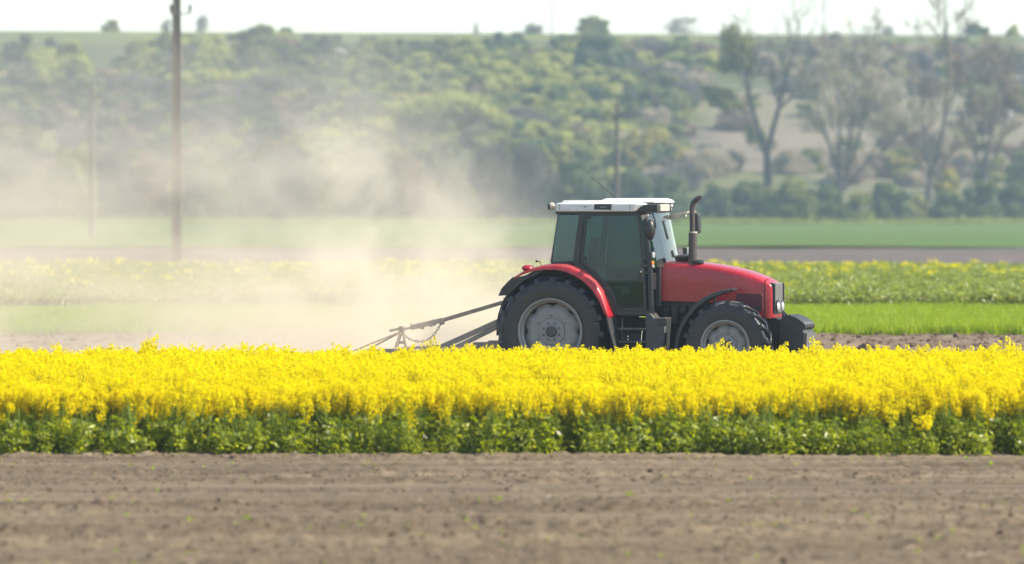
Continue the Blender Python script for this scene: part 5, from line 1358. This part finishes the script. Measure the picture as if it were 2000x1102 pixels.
def dust_material():
    m = bpy.data.materials.new('dust'); m.use_nodes = True; nt = m.node_tree; nt.nodes.remove(nt.nodes['Principled BSDF'])
    tc = N(nt, 'ShaderNodeTexCoord'); sx = N(nt, 'ShaderNodeSeparateXYZ'); nt.links.new(tc.outputs['Object'], sx.inputs[0])
    X, Y, Z = sx.outputs
    # u: metres behind the cultivator, growing to the left
    u = math_node(nt, 'MAXIMUM', math_node(nt, 'SUBTRACT', 0.2, X), 0.0)
    def nz(sc, rot, scale, det, dist):
        mp = N(nt, 'ShaderNodeMapping'); mp.inputs['Scale'].default_value = sc; mp.inputs['Rotation'].default_value = (0, R(rot), 0); nt.links.new(tc.outputs['Object'], mp.inputs[0])
        n1 = N(nt, 'ShaderNodeTexNoise', i_Scale=scale, i_Detail=det, i_Roughness=0.55, i_Distortion=dist); nt.links.new(mp.outputs[0], n1.inputs['Vector'])
        return n1.outputs['Fac']
    wisp = nz((0.40, 0.40, 1.0), -28, 0.62, 4.0, 0.9)                        # drawn out up and to the left by the wind
    boil = nz((0.9, 0.45, 0.9), 0, 0.75, 4.0, 0.6)
    E = lambda x: math_node(nt, 'POWER', 2.718, x)
    hgt = math_node(nt, 'ADD', 1.05, math_node(nt, 'MULTIPLY', u, 0.38))        # plume grows taller downwind
    fall = E(math_node(nt, 'MULTIPLY', math_node(nt, 'DIVIDE', Z, hgt), -1.0))
    near = E(math_node(nt, 'MULTIPLY', u, -0.50))
    low = E(math_node(nt, 'MULTIPLY', Z, -1.5))
    ex = math_node(nt, 'ADD', math_node(nt, 'MULTIPLY', math_node(nt, 'SUBTRACT', boil, 0.5), 4.5), math_node(nt, 'MULTIPLY', Z, -0.22))
    edge = math_node(nt, 'MULTIPLY', math_node(nt, 'SUBTRACT', math_node(nt, 'ADD', 1.5, ex), X), 0.27, True)
    pw = math_node(nt, 'MULTIPLY', math_node(nt, 'SUBTRACT', wisp, 0.44), 5.5, True)
    pb = math_node(nt, 'MULTIPLY', math_node(nt, 'SUBTRACT', boil, 0.42), 5.0, True)
    lim = math_node(nt, 'MULTIPLY', math_node(nt, 'SUBTRACT', 6.6, Z), 0.4, True)
    veil = math_node(nt, 'MULTIPLY', math_node(nt, 'ADD', math_node(nt, 'MULTIPLY', pw, 0.105), math_node(nt, 'ADD', 0.004, math_node(nt, 'MULTIPLY', u, 0.0010))), fall)
    core = math_node(nt, 'MULTIPLY', math_node(nt, 'MULTIPLY', near, fall), math_node(nt, 'MULTIPLY', pb, 1.25))
    skirt = math_node(nt, 'MULTIPLY', math_node(nt, 'MULTIPLY', low, 0.05), math_node(nt, 'ADD', pb, 0.4))
    d = math_node(nt, 'ADD', math_node(nt, 'ADD', veil, core), skirt)
    d = math_node(nt, 'MULTIPLY', math_node(nt, 'MULTIPLY', math_node(nt, 'MULTIPLY', d, edge), lim), 1.45)
    pv = N(nt, 'ShaderNodeVolumePrincipled'); pv.inputs['Color'].default_value = (1.0, 0.90, 0.74, 1); pv.inputs['Anisotropy'].default_value = 0.0
    nt.links.new(d, pv.inputs['Density']); nt.links.new(pv.outputs[0], nt.nodes['Material Output'].inputs['Volume'])
    m.cycles.volume_step_rate = 0.5
    return m
dm = dust_material()
dust = box_obj('dust_cloud', (-26, -3.8, 0.0), (3.0, 8.5, 6.8), dm)
dust.location = (0.0, 104.6, 0.03)
setp(dust, 'beige dust cloud billowing up behind the tractor and drifting left', 'dust', kind='stuff')
